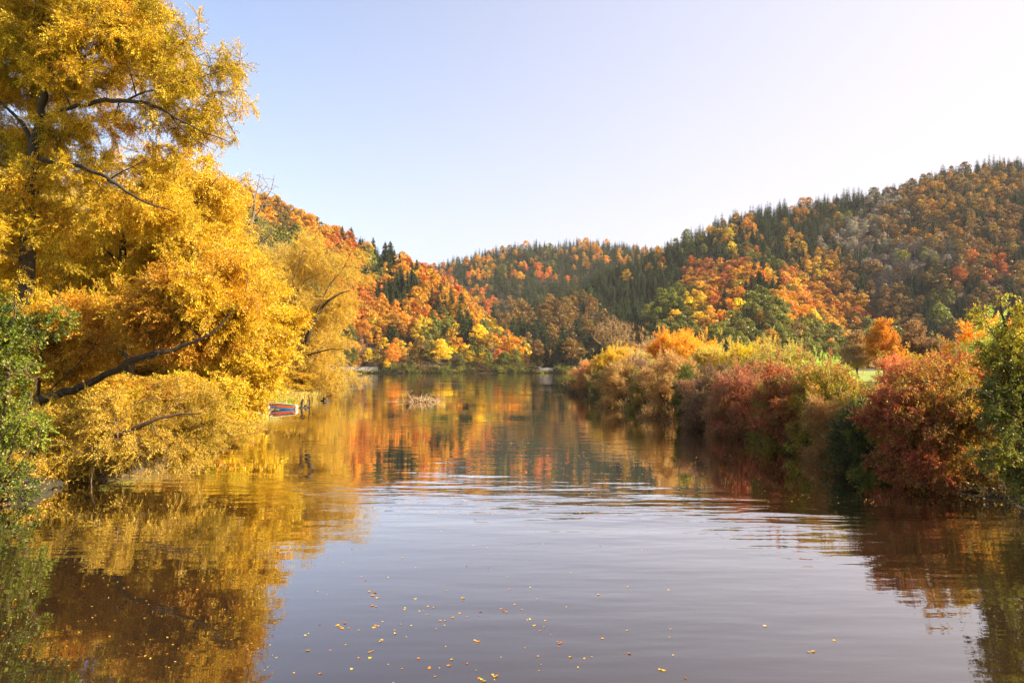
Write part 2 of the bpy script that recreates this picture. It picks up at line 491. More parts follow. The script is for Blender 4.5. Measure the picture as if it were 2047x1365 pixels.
def near_tree(name, label, cat, limbs_px, env_px, seed, n1, n2, per, tpls, pal, bark='bark', fwd=0.0, mat='leaf', droop=.12,
              down=.35, spread=.8, t0=.25, base=None, cl=1.2, scale=(.8, 1.25), group=None, twig=True, jit=.22, clump=None, zmin=.15, extra=None, rmin=0.009):
    rng = np.random.default_rng(seed)
    limbs = [limb(px_limb([(a, b_, c_ - fwd * (0 if b_ > HY and c_ < 60 else 1), e_) for a, b_, c_, e_ in r]), rng, wob=.035) for r in limbs_px]
    b = limbs[0][0, :3].copy()
    root = empty(name, tuple(b), label, cat, group)
    env = px_env(env_px)
    tg = rand_env(env, n1, rng)
    br1, r1 = grow(limbs, tg, rng, droop, 1.8, rmax=.1)
    r1 = np.maximum(r1, rmin * 1.4)
    l2 = limbs + [np.c_[a, r] for a, r in zip(br1, r1)]
    if clump:                                   # gather the fine twigs into clumps with gaps between
        cc = rand_env(env, clump[0], rng, 3.5)
        tg2 = cc[rng.integers(0, len(cc), n2)] + rng.normal(0, clump[1], (n2, 3)) * [1, 1, .75]
    else:
        tg2 = rand_env(env, n2, rng, 3.0)
    tg2 = tg2[tg2[:, 2] > zmin]
    br2, r2 = grow(l2, tg2, rng, droop * .7, 1.0)
    r2 = np.maximum(r2, rmin)
    tr = MB()
    for l in limbs:
        tubes(tr, (l[None, :, :3] - b), l[None, :, 3] * (.62 if l is not limbs[0] else .85), 10)
    tr.build('trunk', M[bark], root, smooth=True)
    bm = MB()
    tubes(bm, br1 - b, r1, 5); tubes(bm, br2 - b, r2, 4)
    cm = MB()
    p, d = spray_anchors(br2, per, rng, t0, spread, down=down)
    p1, d1 = spray_anchors(br1, max(1, per // 2), rng, .5, spread, down=down)
    p = np.concatenate([p, p1]); d = np.concatenate([d, d1])
    k = p[:, 2] > zmin; p, d = p[k], d[k]
    if fwd:                                     # the stout limbs carry no leaves right on the bark
        big = np.concatenate([l[l[:, 3] > .045 * max(1, limbs[0][0, 1] / 45)] for l in limbs])[:, :3]
        near = np.zeros(len(p), bool); lim = .24 * max(1, limbs[0][0, 1] / 45)
        for q in range(0, len(p), 4000):
            near[q:q + 4000] = (np.sum((p[q:q + 4000, None] - big[None]) ** 2, 2) < lim ** 2).any(1)
        p, d = p[~near], d[~near]
    ti = pal_tints(p, pal, rng, cl, seed)
    if extra is not None:
        ti = extra(p, ti, rng)
    add_sprays(cm, p - b, d, tpls, ti, rng, scale, jit, bm if twig else None)
    bm.build('branch_sprays', M[bark], root, smooth=True)
    cm.build('crown', M[mat], root, tint=True)
    return root


def left_bank_trees():
    near_tree('willow_tree', 'big golden willow towering over the left bank with dark forked trunk', 'willow',
              [[(40, 850, 31, .42), (45, 600, 31, .40), (48, 450, 31, .36), (58, 370, 31, .30), (68, 300, 31, .27), (80, 245, 31, .2), (105, 150, 31, .12), (130, 20, 31.5, .07), (140, -120, 32, .03)],
               [(60, 350, 31, .22), (35, 365, 31.2, .2), (-10, 385, 31.5, .16), (-60, 330, 32, .1), (-110, 260, 32, .05)],
               [(68, 300, 31, .19), (48, 250, 30.8, .15), (22, 225, 30.6, .1), (-30, 170, 30.5, .06), (-60, 60, 30.5, .03)],
               [(84, 240, 31, .12), (140, 210, 30.3, .13), (200, 203, 29.6, .14), (255, 206, 29.2, .14), (310, 214, 29, .1), (355, 240, 29, .07), (405, 262, 29, .045), (460, 285, 29, .02)],
               [(238, 205, 29.4, .08), (260, 188, 29.3, .07), (330, 170, 29.2, .045), (400, 150, 29, .025), (450, 140, 29, .012)],
               [(340, 230, 29, .05), (380, 275, 28.8, .03), (430, 300, 28.8, .012)],
               [(75, 322, 31, .15), (120, 325, 30.3, .14), (180, 342, 29.6, .13), (232, 374, 29.2, .11), (262, 396, 29, .08), (320, 412, 29, .05), (350, 425, 29, .03)],
               [(215, 362, 29.2, .05), (245, 345, 29, .04), (300, 320, 29, .02)],
               [(100, 160, 31, .09), (200, 90, 31, .06), (270, 20, 31, .04), (290, -60, 31, .02)]],
              [(90, 20, 31, 230, 170, 4.5), (-60, 120, 31, 160, 220, 4), (250, 130, 29.5, 170, 120, 3), (390, 165, 29, 95, 85, 2.2),
               (445, 215, 29, 52, 66, 1.6), (320, 250, 29.3, 120, 40, 1.8), (180, 410, 30, 190, 90, 2.6), (330, 390, 30, 115, 70, 2.2), (-80, 420, 31, 130, 120, 3), (100, -150, 31, 210, 110, 4), (30, 480, 30, 120, 90, 2.2), (250, 15, 30, 85, 80, 2.5), (200, 290, 31, 150, 55, 2.4), (-20, 250, 31.5, 70, 60, 2), (30, 330, 32.5, 90, 70, 1.4), (35, 480, 28.6, 75, 75, .9), (60, 600, 28.8, 90, 70, 1.0), (110, 270, 31, 70, 30, 1.2), (150, 40, 30, 180, 120, 3)],
              101, 460, 4700, 12, willow_tpls, GOLD, fwd=1.3, spread=1.0, scale=(.6, 1.05), down=.3, clump=(460, .42), jit=.3)
    near_tree('willow_tree', 'golden willow with a stout upright trunk showing through a gap in its leaves', 'willow',
              [[(250, 860, 40, .36), (245, 700, 40, .33), (240, 600, 40, .28), (243, 540, 40, .25), (246, 470, 40, .18), (260, 380, 40, .1), (280, 320, 40, .04)],
               [(242, 574, 40, .1), (255, 562, 39.6, .1), (272, 558, 39.3, .08), (320, 540, 39, .06), (400, 500, 38.5, .03)],
               [(246, 480, 40, .14), (320, 440, 39, .1), (400, 400, 38.5, .06), (440, 350, 38.5, .025)],
               [(244, 520, 40, .12), (170, 470, 40, .08), (90, 430, 40, .04)]],
              [(370, 430, 39, 100, 100, 3.5), (430, 400, 39, 48, 75, 2), (230, 470, 41, 190, 90, 4), (420, 520, 39, 85, 90, 3), (100, 560, 41, 150, 120, 4), (330, 600, 40.5, 150, 80, 3.6), (470, 560, 39, 60, 80, 3), (340, 370, 40, 80, 60, 3)],
              102, 300, 3000, 10, willow_tpls, STRAW[:3] + GOLD[2:], fwd=1.6, spread=1.0, clump=(330, .5), down=.4, scale=(.9, 1.4), jit=.3)
    near_tree('willow_tree', 'leaning willow with a long dark limb arching up and out over the water', 'willow',
              [[(45, 850, 26, .26), (72, 798, 26, .22), (100, 782, 25.8, .2), (130, 776, 25.6, .17), (180, 760, 25.4, .15), (232, 734, 25.2, .13), (262, 712, 25.1, .14), (295, 710, 25, .11), (330, 692, 25, .1), (370, 688, 25, .08), (412, 672, 25, .06), (440, 645, 25, .045), (465, 618, 25, .02)],
               [(75, 796, 26, .1), (80, 750, 26, .09), (92, 700, 26, .08), (108, 660, 26, .06), (118, 610, 26, .035), (120, 560, 26, .015)],
               [(255, 714, 25.1, .12), (244, 706, 25.1, .1), (238, 700, 25.1, .03)],
               [(295, 716, 25, .06), (315, 720, 24.9, .04), (318, 700, 24.9, .03), (312, 690, 24.9, .015)],
               [(395, 680, 25, .035), (380, 650, 25, .025), (362, 622, 25, .01)],
               [(100, 780, 25.9, .05), (150, 720, 25.7, .04), (190, 690, 25.6, .015)]],
              [(160, 660, 26, 110, 60, 1.8), (350, 630, 25.4, 100, 70, 1.7), (420, 590, 25.5, 90, 80, 1.7), (120, 720, 26.4, 80, 50, 1.2), (480, 650, 26, 45, 50, 1.4)],
              103, 200, 1700, 10, willow_tpls, GOLD[1:] + STRAW[1:3], fwd=1.0, clump=(170, .34), jit=.3, down=.25, scale=(.6, 1.0))
    near_tree('willow_tree', 'low half fallen willow dipping its straw coloured twigs into the water', 'willow',
              [[(120, 925, 24, .14), (170, 900, 23.8, .13), (215, 880, 23.6, .12), (250, 872, 23.5, .1), (290, 858, 23.4, .08), (325, 838, 23.4, .065), (360, 830, 23.4, .045), (402, 826, 23.4, .02)],
               [(197, 890, 23.6, .035), (192, 920, 23.2, .03), (183, 950, 22.9, .03), (184, 985, 22.6, .028)],
               [(235, 874, 23.5, .04), (230, 840, 23.5, .03), (218, 808, 23.5, .015)],
               [(305, 846, 23.4, .04), (315, 870, 23.3, .03), (335, 890, 23.2, .015)],
               [(270, 868, 23.4, .04), (268, 895, 23.2, .03), (290, 915, 23.1, .012)]],
              [(130, 860, 25, 110, 60, 1.2), (250, 830, 24.5, 110, 45, 1.2), (300, 900, 24, 110, 34, 1.0), (380, 870, 24.5, 58, 42, .9), (120, 930, 23.6, 85, 34, .8), (200, 905, 24, 80, 30, .8), (400, 820, 25, 60, 50, 1.2)],
              104, 130, 1050, 8, straw_tpls, STRAW + [(.62, .38, .04)], fwd=.5, bark='bark_warm', clump=(150, .26), down=.15, scale=(.5, .85), jit=.3)
    near_tree('maple_tree', 'bright lemon yellow broadleaf tree leaning out over the moored boat', 'tree',
              [[(430, 850, 48, .22), (445, 760, 48, .2), (455, 690, 47.5, .17), (470, 640, 47, .12), (490, 590, 47, .07), (500, 545, 47, .03)],
               [(447, 740, 48, .1), (480, 712, 47, .07), (530, 700, 46, .045), (585, 690, 45.5, .02)],
               [(445, 770, 48, .1), (490, 742, 46.5, .07), (540, 735, 45.5, .05), (580, 722, 45, .02)],
               [(440, 800, 48, .09), (480, 790, 46, .06), (530, 770, 45, .03)]],
              [(500, 610, 46.5, 78, 70, 3), (540, 680, 46, 62, 70, 2.6), (470, 720, 46.5, 90, 90, 3), (510, 755, 45.5, 52, 50, 2.4), (440, 800, 45, 84, 52, 2.6), (478, 838, 43.5, 46, 30, 1.8), (400, 680, 47, 60, 90, 2.4), (560, 640, 46, 38, 45, 2)],
              105, 220, 1500, 8, broad_tpls, YELLOW, fwd=1.5, bark='bark_grey', clump=(220, .36), down=.1, spread=.9, scale=(.9, 1.4), jit=.3)
    near_tree('hazel_shrub', 'fresh green leafy shrub at the left edge of the picture beside the water', 'shrub',
              [[(-10, 1000, 20.5, .09), (-5, 900, 20.5, .08), (10, 780, 20.5, .06), (20, 680, 20.5, .04), (30, 600, 20.5, .015)],
               [(-20, 1000, 20.5, .07), (40, 850, 20.2, .05), (75, 760, 20, .02)],
               [(-30, 1000, 20.5, .07), (-60, 850, 20.5, .05), (-80, 700, 20.5, .02)],
               [(0, 990, 20.4, .06), (40, 930, 20, .04), (80, 870, 19.9, .015)]],
              [(0, 650, 20.5, 46, 46, .9), (40, 660, 20.3, 50, 20, .5), (0, 740, 20.5, 75, 60, 1.0), (45, 750, 20.2, 40, 40, .6), (0, 850, 20.3, 70, 60, 1.0), (45, 850, 20, 40, 28, .5), (0, 950, 20, 62, 42, .8), (-80, 800, 20.6, 80, 200, 1.2), (100, 640, 20.6, 34, 10, .3)],
              106, 120, 640, 7, [t * .8 for t in broad_tpls], GREEN + [(.3, .36, .04)], bark='bark_warm', mat='leaf_thick', clump=(130, .26), down=.2, spread=.7, scale=(.6, 1.0), cl=.6)
    near_tree('willow_tree', 'golden willow with a slanting trunk at the far end of the left bank', 'willow',
              [[(585, 770, 92, .5), (592, 725, 92, .46), (603, 695, 92, .4), (616, 660, 91, .32), (632, 628, 91, .26), (655, 598, 90, .17), (680, 586, 90, .1), (700, 580, 90, .05)],
               [(632, 628, 91, .15), (660, 570, 91, .12), (690, 530, 91, .07), (705, 495, 91, .03)],
               [(604, 715, 92, .22), (630, 706, 90, .17), (665, 700, 89, .1), (690, 698, 88.5, .05), (708, 712, 88, .02)],
               [(612, 670, 91, .2), (580, 640, 91, .14), (560, 600, 91, .06)],
               [(598, 705, 92, .2), (560, 690, 91, .12), (530, 680, 90, .05)],
               [(605, 690, 92, .2), (590, 600, 93, .15), (586, 560, 93, .1), (606, 500, 93, .04)],
               [(590, 590, 93, .1), (610, 560, 93, .07), (650, 545, 93, .03)]],
              [(700, 535, 91, 26, 40, 3), (655, 620, 91, 44, 46, 5), (600, 640, 92, 60, 70, 6), (566, 560, 93, 44, 55, 6), (630, 720, 90, 60, 50, 5), (680, 600, 90, 34, 34, 3), (612, 505, 94, 24, 28, 4), (645, 530, 94, 34, 32, 4), (672, 745, 89, 40, 22, 3), (690, 680, 88, 22, 24, 2), (560, 710, 91, 40, 50, 4)],
              107, 320, 1700, 7, straw_tpls, [(.5, .36, .04), (.66, .46, .06), (.62, .42, .05), (.5, .33, .05)], fwd=4.0, clump=(280, .8), down=.45, scale=(1.4, 2.2), twig=False, jit=.3)
    near_tree('bare_tree', 'tall nearly bare tree with clawing grey branches against the sky above the left hill', 'tree',
              [[(505, 700, 76, .4), (500, 560, 76, .34), (497, 480, 76, .28), (505, 440, 76, .22), (512, 400, 76, .16), (500, 370, 76, .09), (490, 345, 76, .04)],
               [(505, 440, 76, .15), (530, 405, 76, .12), (545, 370, 76, .06), (548, 350, 76, .03)],
               [(510, 400, 76, .1), (515, 375, 76, .07), (520, 350, 76, .03)],
               [(500, 470, 76, .14), (470, 430, 76, .1), (476, 385, 76, .04)],
               [(498, 500, 76, .14), (540, 470, 75, .09), (555, 440, 75, .04)],
               [(500, 560, 76, .15), (470, 500, 75, .1), (455, 440, 75, .04)]],
              [(510, 385, 76, 48, 40, 2.6), (500, 460, 76, 46, 50, 3), (490, 540, 76, 42, 50, 3)],
              108, 170, 420, 1, straw_tpls, STRAW, bark='bark_grey', down=.2, scale=(.6, 1.0), twig=False, droop=.02, rmin=.02)
    k = 0
    rows = [('feathery pale straw tree behind the bright yellow tree', 560, 120, 488, 620, 34, 120, [(.46, .35, .07), (.58, .42, .1), (.5, .36, .09)], straw_tpls),
            ('loose beige leaved tree standing left of the slanting willow', 510, 105, 520, 680, 44, 121, STRAW[:2] + BROWN[2:3] + STRAW[1:3], straw_tpls),
            ('broad amber tree filling the gap behind the bare tree', 455, 86, 480, 640, 52, 122, GOLD[1:4], willow_tpls),
            ('yellow tree half hidden behind the stout willow trunk', 300, 66, 430, 640, 120, 123, YELLOW[1:] + GOLD[1:3], willow_tpls),
            ('amber tree deep behind the green shrub', 110, 52, 470, 660, 150, 124, GOLD, willow_tpls),
            ('golden tree behind the fork of the big willow', 20, 56, 318, 560, 170, 125, GOLD, willow_tpls),
            ('tall ochre tree behind the crown of the big willow', 360, 60, 330, 600, 95, 126, GOLD[1:], willow_tpls)]
    for lab, px, d, top, mid, rx, seed, pal, tp in rows:
        sc_ = d / 40
        near_tree('broadleaf_tree', lab, 'tree',
                  [[(px, HY + (H0 - 1.2) / d * F, d, .35), (px + 3, (mid + HY) / 2, d, .3), (px - 4, mid, d, .24), (px + 4, (mid + top) / 2, d, .12), (px, top + 15, d, .04)]],
                  [(px, mid - 10, d, rx, (HY - mid) * .75, 3 + d / 30), (px - rx * .3, HY - 10, d, rx * .8, 55 * 40 / d, 3), (px + rx * .35, HY - 5, d - 4, rx * .7, 50 * 40 / d, 3), (px - rx * .4, (mid + top) / 2, d, rx * .6, (mid - top) * .42, 3), (px + rx * .4, (mid + top) / 2 + 12, d, rx * .6, (mid - top) * .42, 3), (px, top + (mid - top) * .3, d, rx * .5, (mid - top) * .3, 2.5)],
                  seed, 160, 1100, 7, tp, pal, bark='bark_grey', clump=(200, .3 + d / 160), jit=.3, down=.3, scale=(sc_ * .75, sc_ * 1.25), twig=False)


left_bank_trees()


# ------------------------------------------------------------------ bushes of the right bank
def bush_parts(seed, R0, H, nstem, n1, n2, per, tpls, pal, b, bark='bark_warm', mat='leaf', up=.15, shoots=0, clump=None, skirt=True, cl=.8, scale=(.7, 1.1), env=None, twig=True, split=None):
    """returns (trunk MB, branches MB, crown MB) around origin; b = base height offset for the skirt over water"""
    rng = np.random.default_rng(seed); R = R0 * 1.15
    limbs = []
    for i in range(nstem):
        a = i / nstem * 2 * pi + rng.normal(0, .3); rr = rng.uniform(.25, .8) * R; hh = rng.uniform(.55, .95) * H
        s = np.array([math.cos(a), math.sin(a), 0])
        limbs.append(limb([np.r_[s * .12, .045 * H / 4], np.r_[s * rr * .35 + [0, 0, hh * .4], .03 * H / 4], np.r_[s * rr * .75 + [0, 0, hh * .75], .016], np.r_[s * rr + [0, 0, hh], .006]], rng, wob=.03))
    if env is None:
        env = [(0, 0, H * .5, R * .82, R * .82, H * .44)]
        for i in range(7):
            a = i / 7 * 2 * pi + rng.normal(0, .2); q = rng.uniform(.3, .55)
            o_ = rng.uniform(.35, .75)
            env.append((math.cos(a) * R * o_, math.sin(a) * R * o_, H * rng.uniform(.35, .8), R * q, R * q, H * rng.uniform(.14, .27)))
        if skirt:
            for i in range(8):
                a = i / 8 * 2 * pi
                env.append((math.cos(a) * R * .68, math.sin(a) * R * .68, H * .2 + b, R * .36, R * .36, H * .2))
    if shoots:
        for i in range(shoots):
            a = rng.uniform(0, 2 * pi); q = R * rng.uniform(.0, .7); h0 = H * rng.uniform(.5, .7)
            p0 = np.array([math.cos(a) * q, math.sin(a) * q, h0])
            p1 = p0 + [rng.normal(0, .25), rng.normal(0, .25), H * rng.uniform(.35, .58)]
            limbs.append(limb([np.r_[p0, .014], np.r_[(p0 + p1) / 2 + rng.normal(0, .05, 3), .01], np.r_[p1, .004]], rng, wob=.01))
    tg = rand_env(env, n1, rng)
    br1, r1 = grow(limbs, tg, rng, .05, 1.0)
    l2 = limbs + [np.c_[x, y] for x, y in zip(br1, r1)]
    if clump:
        cc = rand_env(env, clump[0], rng, 4)
        tg2 = cc[rng.integers(0, len(cc), n2)] + rng.normal(0, clump[1], (n2, 3))
    else:
        tg2 = rand_env(env, n2, rng, 3.2)
    tg2 = tg2[tg2[:, 2] > b * .9 + .05]
    br2, r2 = grow(l2, tg2, rng, .03, .8)
    tr, bm, cm = MB(), MB(), MB()
    for l in limbs:
        tubes(tr, l[None, :, :3], l[None, :, 3], 6)
    tubes(bm, br1, r1, 4); tubes(bm, br2, r2, 3)
    p, d = spray_anchors(br2, per, rng, .2, .9, down=-up)
    if shoots:
        sh = np.array([resample(l[:, :3], 6) for l in limbs[-shoots:]])
        ps, ds = spray_anchors(sh, 16, rng, .0, .6, down=-.4, off=.02); p = np.concatenate([p, ps]); d = np.concatenate([d, ds])
    k = p[:, 2] > b + .03; p, d = p[k], d[k]
    ti = pal_tints(p, pal, rng, cl, seed)
    odd = rng.random(len(p)) < .2
    ti[odd] *= rng.uniform(.5, 1.5, (odd.sum(), 3))
    if split:                                   # redder leaves on the side towards the water
        (xa, xb), p2 = split; q = (1 - sm((p[:, 0] + rng.normal(0, .5, len(p)) - xa) / (xb - xa)))[:, None]
        ti = ti * (1 - q) + pal_tints(p, p2, rng, cl, seed + 1) * q
    add_sprays(cm, p, d, tpls, ti, rng, scale, .33, bm if twig else None)
    return tr, bm, cm, bark, mat


BR = 1.45


def place_bush(name, label, cat, loc, parts, group=None, rz=0.0, sc_=(1, 1, 1), color=None):
    root = empty(name, loc, label, cat, group, rz); root.scale = sc_
    tr, bm, cm, bark, mat = parts
    tr.build('trunk', M[bark], root, smooth=True); bm.build('branch_sprays', M[bark], root)
    c = cm.build('crown', M[mat], root, tint=True)
    if color: c.color = (*[v * BR for v in color], 1)
    return root


def gz(x, y): return float(land(np.array([x]), np.array([y]))[0])


def bush_at(px, d, top):
    x = (px - CX) / F * d
    return x, d, gz(x, d), H0 + (HY - top) / F * d


HG = 'bushes lining the right bank'


def right_bank():
    s = small_tpls; w = twiggy_tpls
    # the nearest ones get a mesh of their own: (name, label, px, d, top, R, palette, tpls, n2, per, kw)
    rows = [
        ('spindle_bush', 'large crimson and orange bush hanging over the water nearest the green tree', 1862, 22.6, 705, 1.95, [(.14, .13, .01), (.34, .24, .015), (.5, .33, .02), (.36, .19, .02), (.44, .29, .03), (.28, .2, .02)], s, 1700, 9, dict(shoots=8, split=((-1.7, .1), [(.22, .17, .02), (.44, .24, .04), (.52, .08, .04), (.42, .27, .03), (.26, .2, .02)]))),
        ('spindle_bush', 'orange red bush with thin upright shoots between crimson bush and green tree', 1925, 26.5, 690, 2.2, [(.34, .24, .02), (.5, .26, .03), (.48, .12, .04), (.55, .32, .04)], s, 900, 8, dict(shoots=10)),
        ('bramble_bush', 'low dark green thicket under the bright meadow gap', 1685, 25.8, 792, 1.35, [(.035, .06, .01), (.06, .09, .01), (.13, .13, .02)], s, 620, 8, dict()),
        ('dogwood_bush', 'yellow green bush left of the meadow gap', 1615, 30.5, 718, 1.9, [(.2, .22, .02), (.42, .36, .03), (.5, .32, .04), (.48, .16, .06)], s, 1000, 8, dict(shoots=6)),
        ('spindle_bush', 'bright scarlet flecked bush in the middle of the right bank', 1530, 33.5, 700, 2.4, [(.22, .19, .02), (.44, .28, .05), (.46, .24, .07), (.6, .10, .05), (.46, .28, .06), (.4, .3, .03)], s, 1300, 8, dict(shoots=6)),
        ('spindle_bush', 'rose red twiggy bush beside the scarlet flecked one', 1455, 38, 705, 2.2, [(.34, .25, .06), (.5, .24, .09), (.62, .2, .1), (.46, .30, .06)], w, 1100, 8, dict(shoots=5)),
        ('hawthorn_bush', 'brownish mauve twiggy bush with an olive crown', 1405, 43, 712, 2.3, [(.2, .13, .07), (.27, .15, .09), (.3, .22, .06), (.17, .16, .03)], w, 1100, 8, dict(shoots=7)),
        ('privet_bush', 'moss green bush squeezed between mauve and pink ones', 1345, 48, 728, 1.7, [(.05, .09, .01), (.09, .15, .015), (.2, .22, .02)], s, 800, 8, dict()),
    ]
    for i, (nm, lab, px, d, top, R, pal, tp, n2, per, kw) in enumerate(rows):
        x, y, z, ht = bush_at(px, d, top)
        x = max(x, float(XR(np.array([d]))[0]) + R * .35)
        z = gz(x, y); hh = ht - z
        parts = bush_parts(300 + i, R, hh / (1.12 if kw.get('shoots') else 1.0), 11, 90, n2, per, tp, pal, -z + .1, clump=(150, .19), cl=.5, **kw)
        place_bush(nm, lab, 'bush', (x, y, z), parts, HG)
    # shared meshes, copied along the bank
    base = {}
    spec = dict(pink=([(1, .52, .28), (1, .8, .34), (.86, .68, .26), (.66, .62, .16)], w), brown=([(.8, .6, .45), (1, .66, .5), (.7, .7, .35)], w),
                olive=([(.4, .5, .1), (.8, .8, .2), (1, .8, .25)], s), yellow=([(.75, .62, .04), (1, .65, .03), (1, .52, .03)], s), tan=([(1, .66, .4), (.9, .6, .35), (.75, .6, .3)], w))
    far = [('pink', 'salmon pink bush lit from above beside the moss green one', 1308, 54, 712, 2.3, (.56, .4, .3)),
           ('olive', 'shaggy olive bush with rusty edges along the right bank', 1272, 60, 735, 2.1, (.3, .25, .2)),
           ('pink', 'dusky pink bush before the beige thicket', 1243, 68, 722, 2.5, (.55, .4, .28)),
           ('brown', 'dark brown twiggy bush just right of the dark olive bush', 1262, 74, 716, 2.5, (.3, .22, .2)),
           ('olive', 'dark olive bush touching the water near the tip', 1212, 80, 738, 2.4, (.24, .22, .2)),
           ('yellow', 'brilliant yellow bush below the bare fan shaped tree', 1226, 90, 696, 3.0, (.62, .54, .6)),
           ('pink', 'coral pink bush close to the tip of the right bank', 1190, 98, 722, 2.6, (.7, .42, .36)),
           ('brown', 'russet bush low at the tip of the right bank', 1180, 108, 738, 2.3, (.34, .22, .2)),
           ('olive', 'small olive bush furthest out on the tip of the right bank', 1163, 114, 748, 2.2, (.3, .28, .2)),
           ('pink', 'pale pink bush at the very tip of the right bank', 1166, 120, 733, 2.4, (.66, .44, .34)),
           ('olive', 'low olive bush at the water between scarlet flecked and rose bushes', 1492, 35, 760, 1.6, (.34, .28, .16)),
           ('tan', 'pale twiggy low bush at the water between rose and mauve bushes', 1428, 40, 752, 1.6, (.5, .36, .24)),
           ('brown', 'low russet bush at the water between mauve and moss green bushes', 1372, 45, 748, 1.7, (.44, .3, .2)),
           ('yellow', 'low ochre bush at the water between yellow green and scarlet flecked bushes', 1572, 31.5, 762, 1.5, (.44, .42, .4)),
           ('pink', 'low rosy bush at the water left of the dark green thicket', 1650, 28.5, 800, 1.3, (.46, .3, .2)),
           ('olive', 'low mossy bush squeezed in right of the dark green thicket', 1742, 25.2, 800, 1.1, (.26, .26, .12)),
           # second row, away from the water
           ('yellow', 'golden orange bush behind the moss green one', 1385, 68, 672, 2.9, (.7, .5, .6)),
           ('yellow', 'deep amber bush crowned with orange next to the golden one', 1350, 76, 668, 3.0, (.66, .4, .5)),
           ('olive', 'yellow olive bush in the second row behind the mauve bush', 1445, 60, 688, 2.9, (.62, .48, .3)),
           ('yellow', 'yellow green bush in the second row behind the rose bush', 1500, 54, 690, 2.6, (.6, .6, .6)),
           ('olive', 'khaki bush in the second row behind the scarlet bush', 1555, 47, 684, 2.3, (.5, .42, .3)),
           ('pink', 'peach coloured bush in the second row left of the salmon one', 1290, 88, 700, 2.9, (.62, .56, .45)),
           ('tan', 'beige bare twigged thicket right of the fan shaped tree', 1292, 100, 678, 3.6, (.56, .46, .34)),
           ('tan', 'sandy thicket between the beige one and the amber bush', 1320, 94, 684, 3.0, (.54, .42, .28)),
           ('olive', 'straw green bush in the second row above the dusky pink one', 1255, 96, 700, 2.6, (.7, .56, .4)),
           ('olive', 'pale green leafy bush beyond the meadow gap', 1650, 44, 716, 1.5, (.5, .62, .4)),
           ('yellow', 'lime yellow bush low on the meadow edge', 1672, 62, 736, 1.5, (.5, .72, .8)),
           ('olive', 'lime green low bush right of the lime yellow one', 1800, 60, 742, 1.2, (.42, .6, .4)),
           ('pink', 'red tinged bush behind the crimson one', 1850, 32, 716, 2.2, (.7, .3, .25)),
           ('olive', 'ochre bush behind the orange red one', 1880, 36, 706, 2.4, (.6, .42, .2)),
           ('yellow', 'orange leaved bush behind the green tree at the picture edge', 1975, 34, 650, 2.2, (.78, .5, .6)),
           ('olive', 'green gold bush behind the green tree at the picture edge', 2040, 30, 640, 2.4, (.42, .5, .3)),
           ]
    for i, (kind, lab, px, d, top, R, colr) in enumerate(far):
        x, y, z, ht = bush_at(px, d, top)
        if i < 16:
            x = max(x, float(XR(np.array([d]))[0]) + R * .3); z = gz(x, y)
        hh = ht - z
        S = (R / 2.4, R / 2.4, hh / 4.5)
        if kind not in base:
            pal, tp = spec[kind]
            parts = bush_parts(400 + len(base), 2.4, 4.5, 10, 90, 1100, 8, tp, pal, -.8, clump=(110, .22), shoots=9 if kind in ('olive', 'yellow') else 6, twig=kind in ('tan', 'pink', 'brown'), scale=(.9, 1.4))
            r = place_bush('bank_bush', lab, 'bush', (x, y, z), parts, HG, 0, S, colr); base[kind] = r
        else:
            copy_thing(base[kind], (x, y, z), i * 1.7, S, lab, HG, tuple(v * BR for v in colr))

    # tree at the right edge: green below, tall yellow green shoots above
    def ext(p, t, rng):
        q = sm((p[:, 2] - 3.2) / 2.2)[:, None]
        y = np.array([[.50, .42, .03]]) * rng.uniform(.7, 1.2, (len(p), 1))
        return t * (1 - q) + y * q
    near_tree('maple_tree', 'green leaved tree at the right edge with tall yellow green shoots', 'tree',
              [[(2075, 985, 18.6, .14), (2060, 880, 18.6, .12), (2045, 780, 18.6, .09), (2030, 700, 18.6, .06), (2000, 640, 18.6, .03), (1998, 570, 18.6, .008)],
               [(2060, 880, 18.6, .08), (2090, 780, 18.6, .06), (2075, 660, 18.6, .03), (2040, 585, 18.6, .01)],
               [(2035, 740, 18.6, .04), (1985, 680, 18.5, .025), (1965, 630, 18.5, .015), (1952, 598, 18.5, .006)],
               [(2060, 860, 18.5, .05), (1990, 800, 18, .035), (1930, 770, 17.7, .015)],
               [(2065, 910, 18.4, .05), (2000, 900, 17.8, .03), (1945, 900, 17.4, .01)],
               [(2030, 700, 18.6, .03), (2048, 640, 18.6, .02), (2036, 590, 18.6, .008)]],
              [(2065, 720, 18.6, 60, 60, .9), (2015, 720, 18.5, 34, 50, .6), (1998, 630, 18.6, 15, 60, .18), (2036, 630, 18.6, 18, 50, .2), (1968, 640, 18.5, 8, 30, .12), (2060, 620, 18.6, 20, 50, .3), (2075, 820, 18.4, 70, 70, 1.0), (1990, 790, 18, 50, 26, .4), (2062, 930, 18, 60, 50, .9), (1990, 915, 17.6, 42, 20, .4), (2010, 860, 17.9, 44, 26, .4)],
              140, 130, 850, 5, [t * .85 for t in broad_tpls], [(.05, .075, .008), (.1, .13, .012), (.18, .19, .02), (.26, .25, .02), (.36, .28, .02)], bark='bark_warm', mat='leaf_thick',
              clump=(120, .15), down=.15, spread=.7, scale=(.55, .9), cl=.6, extra=ext)
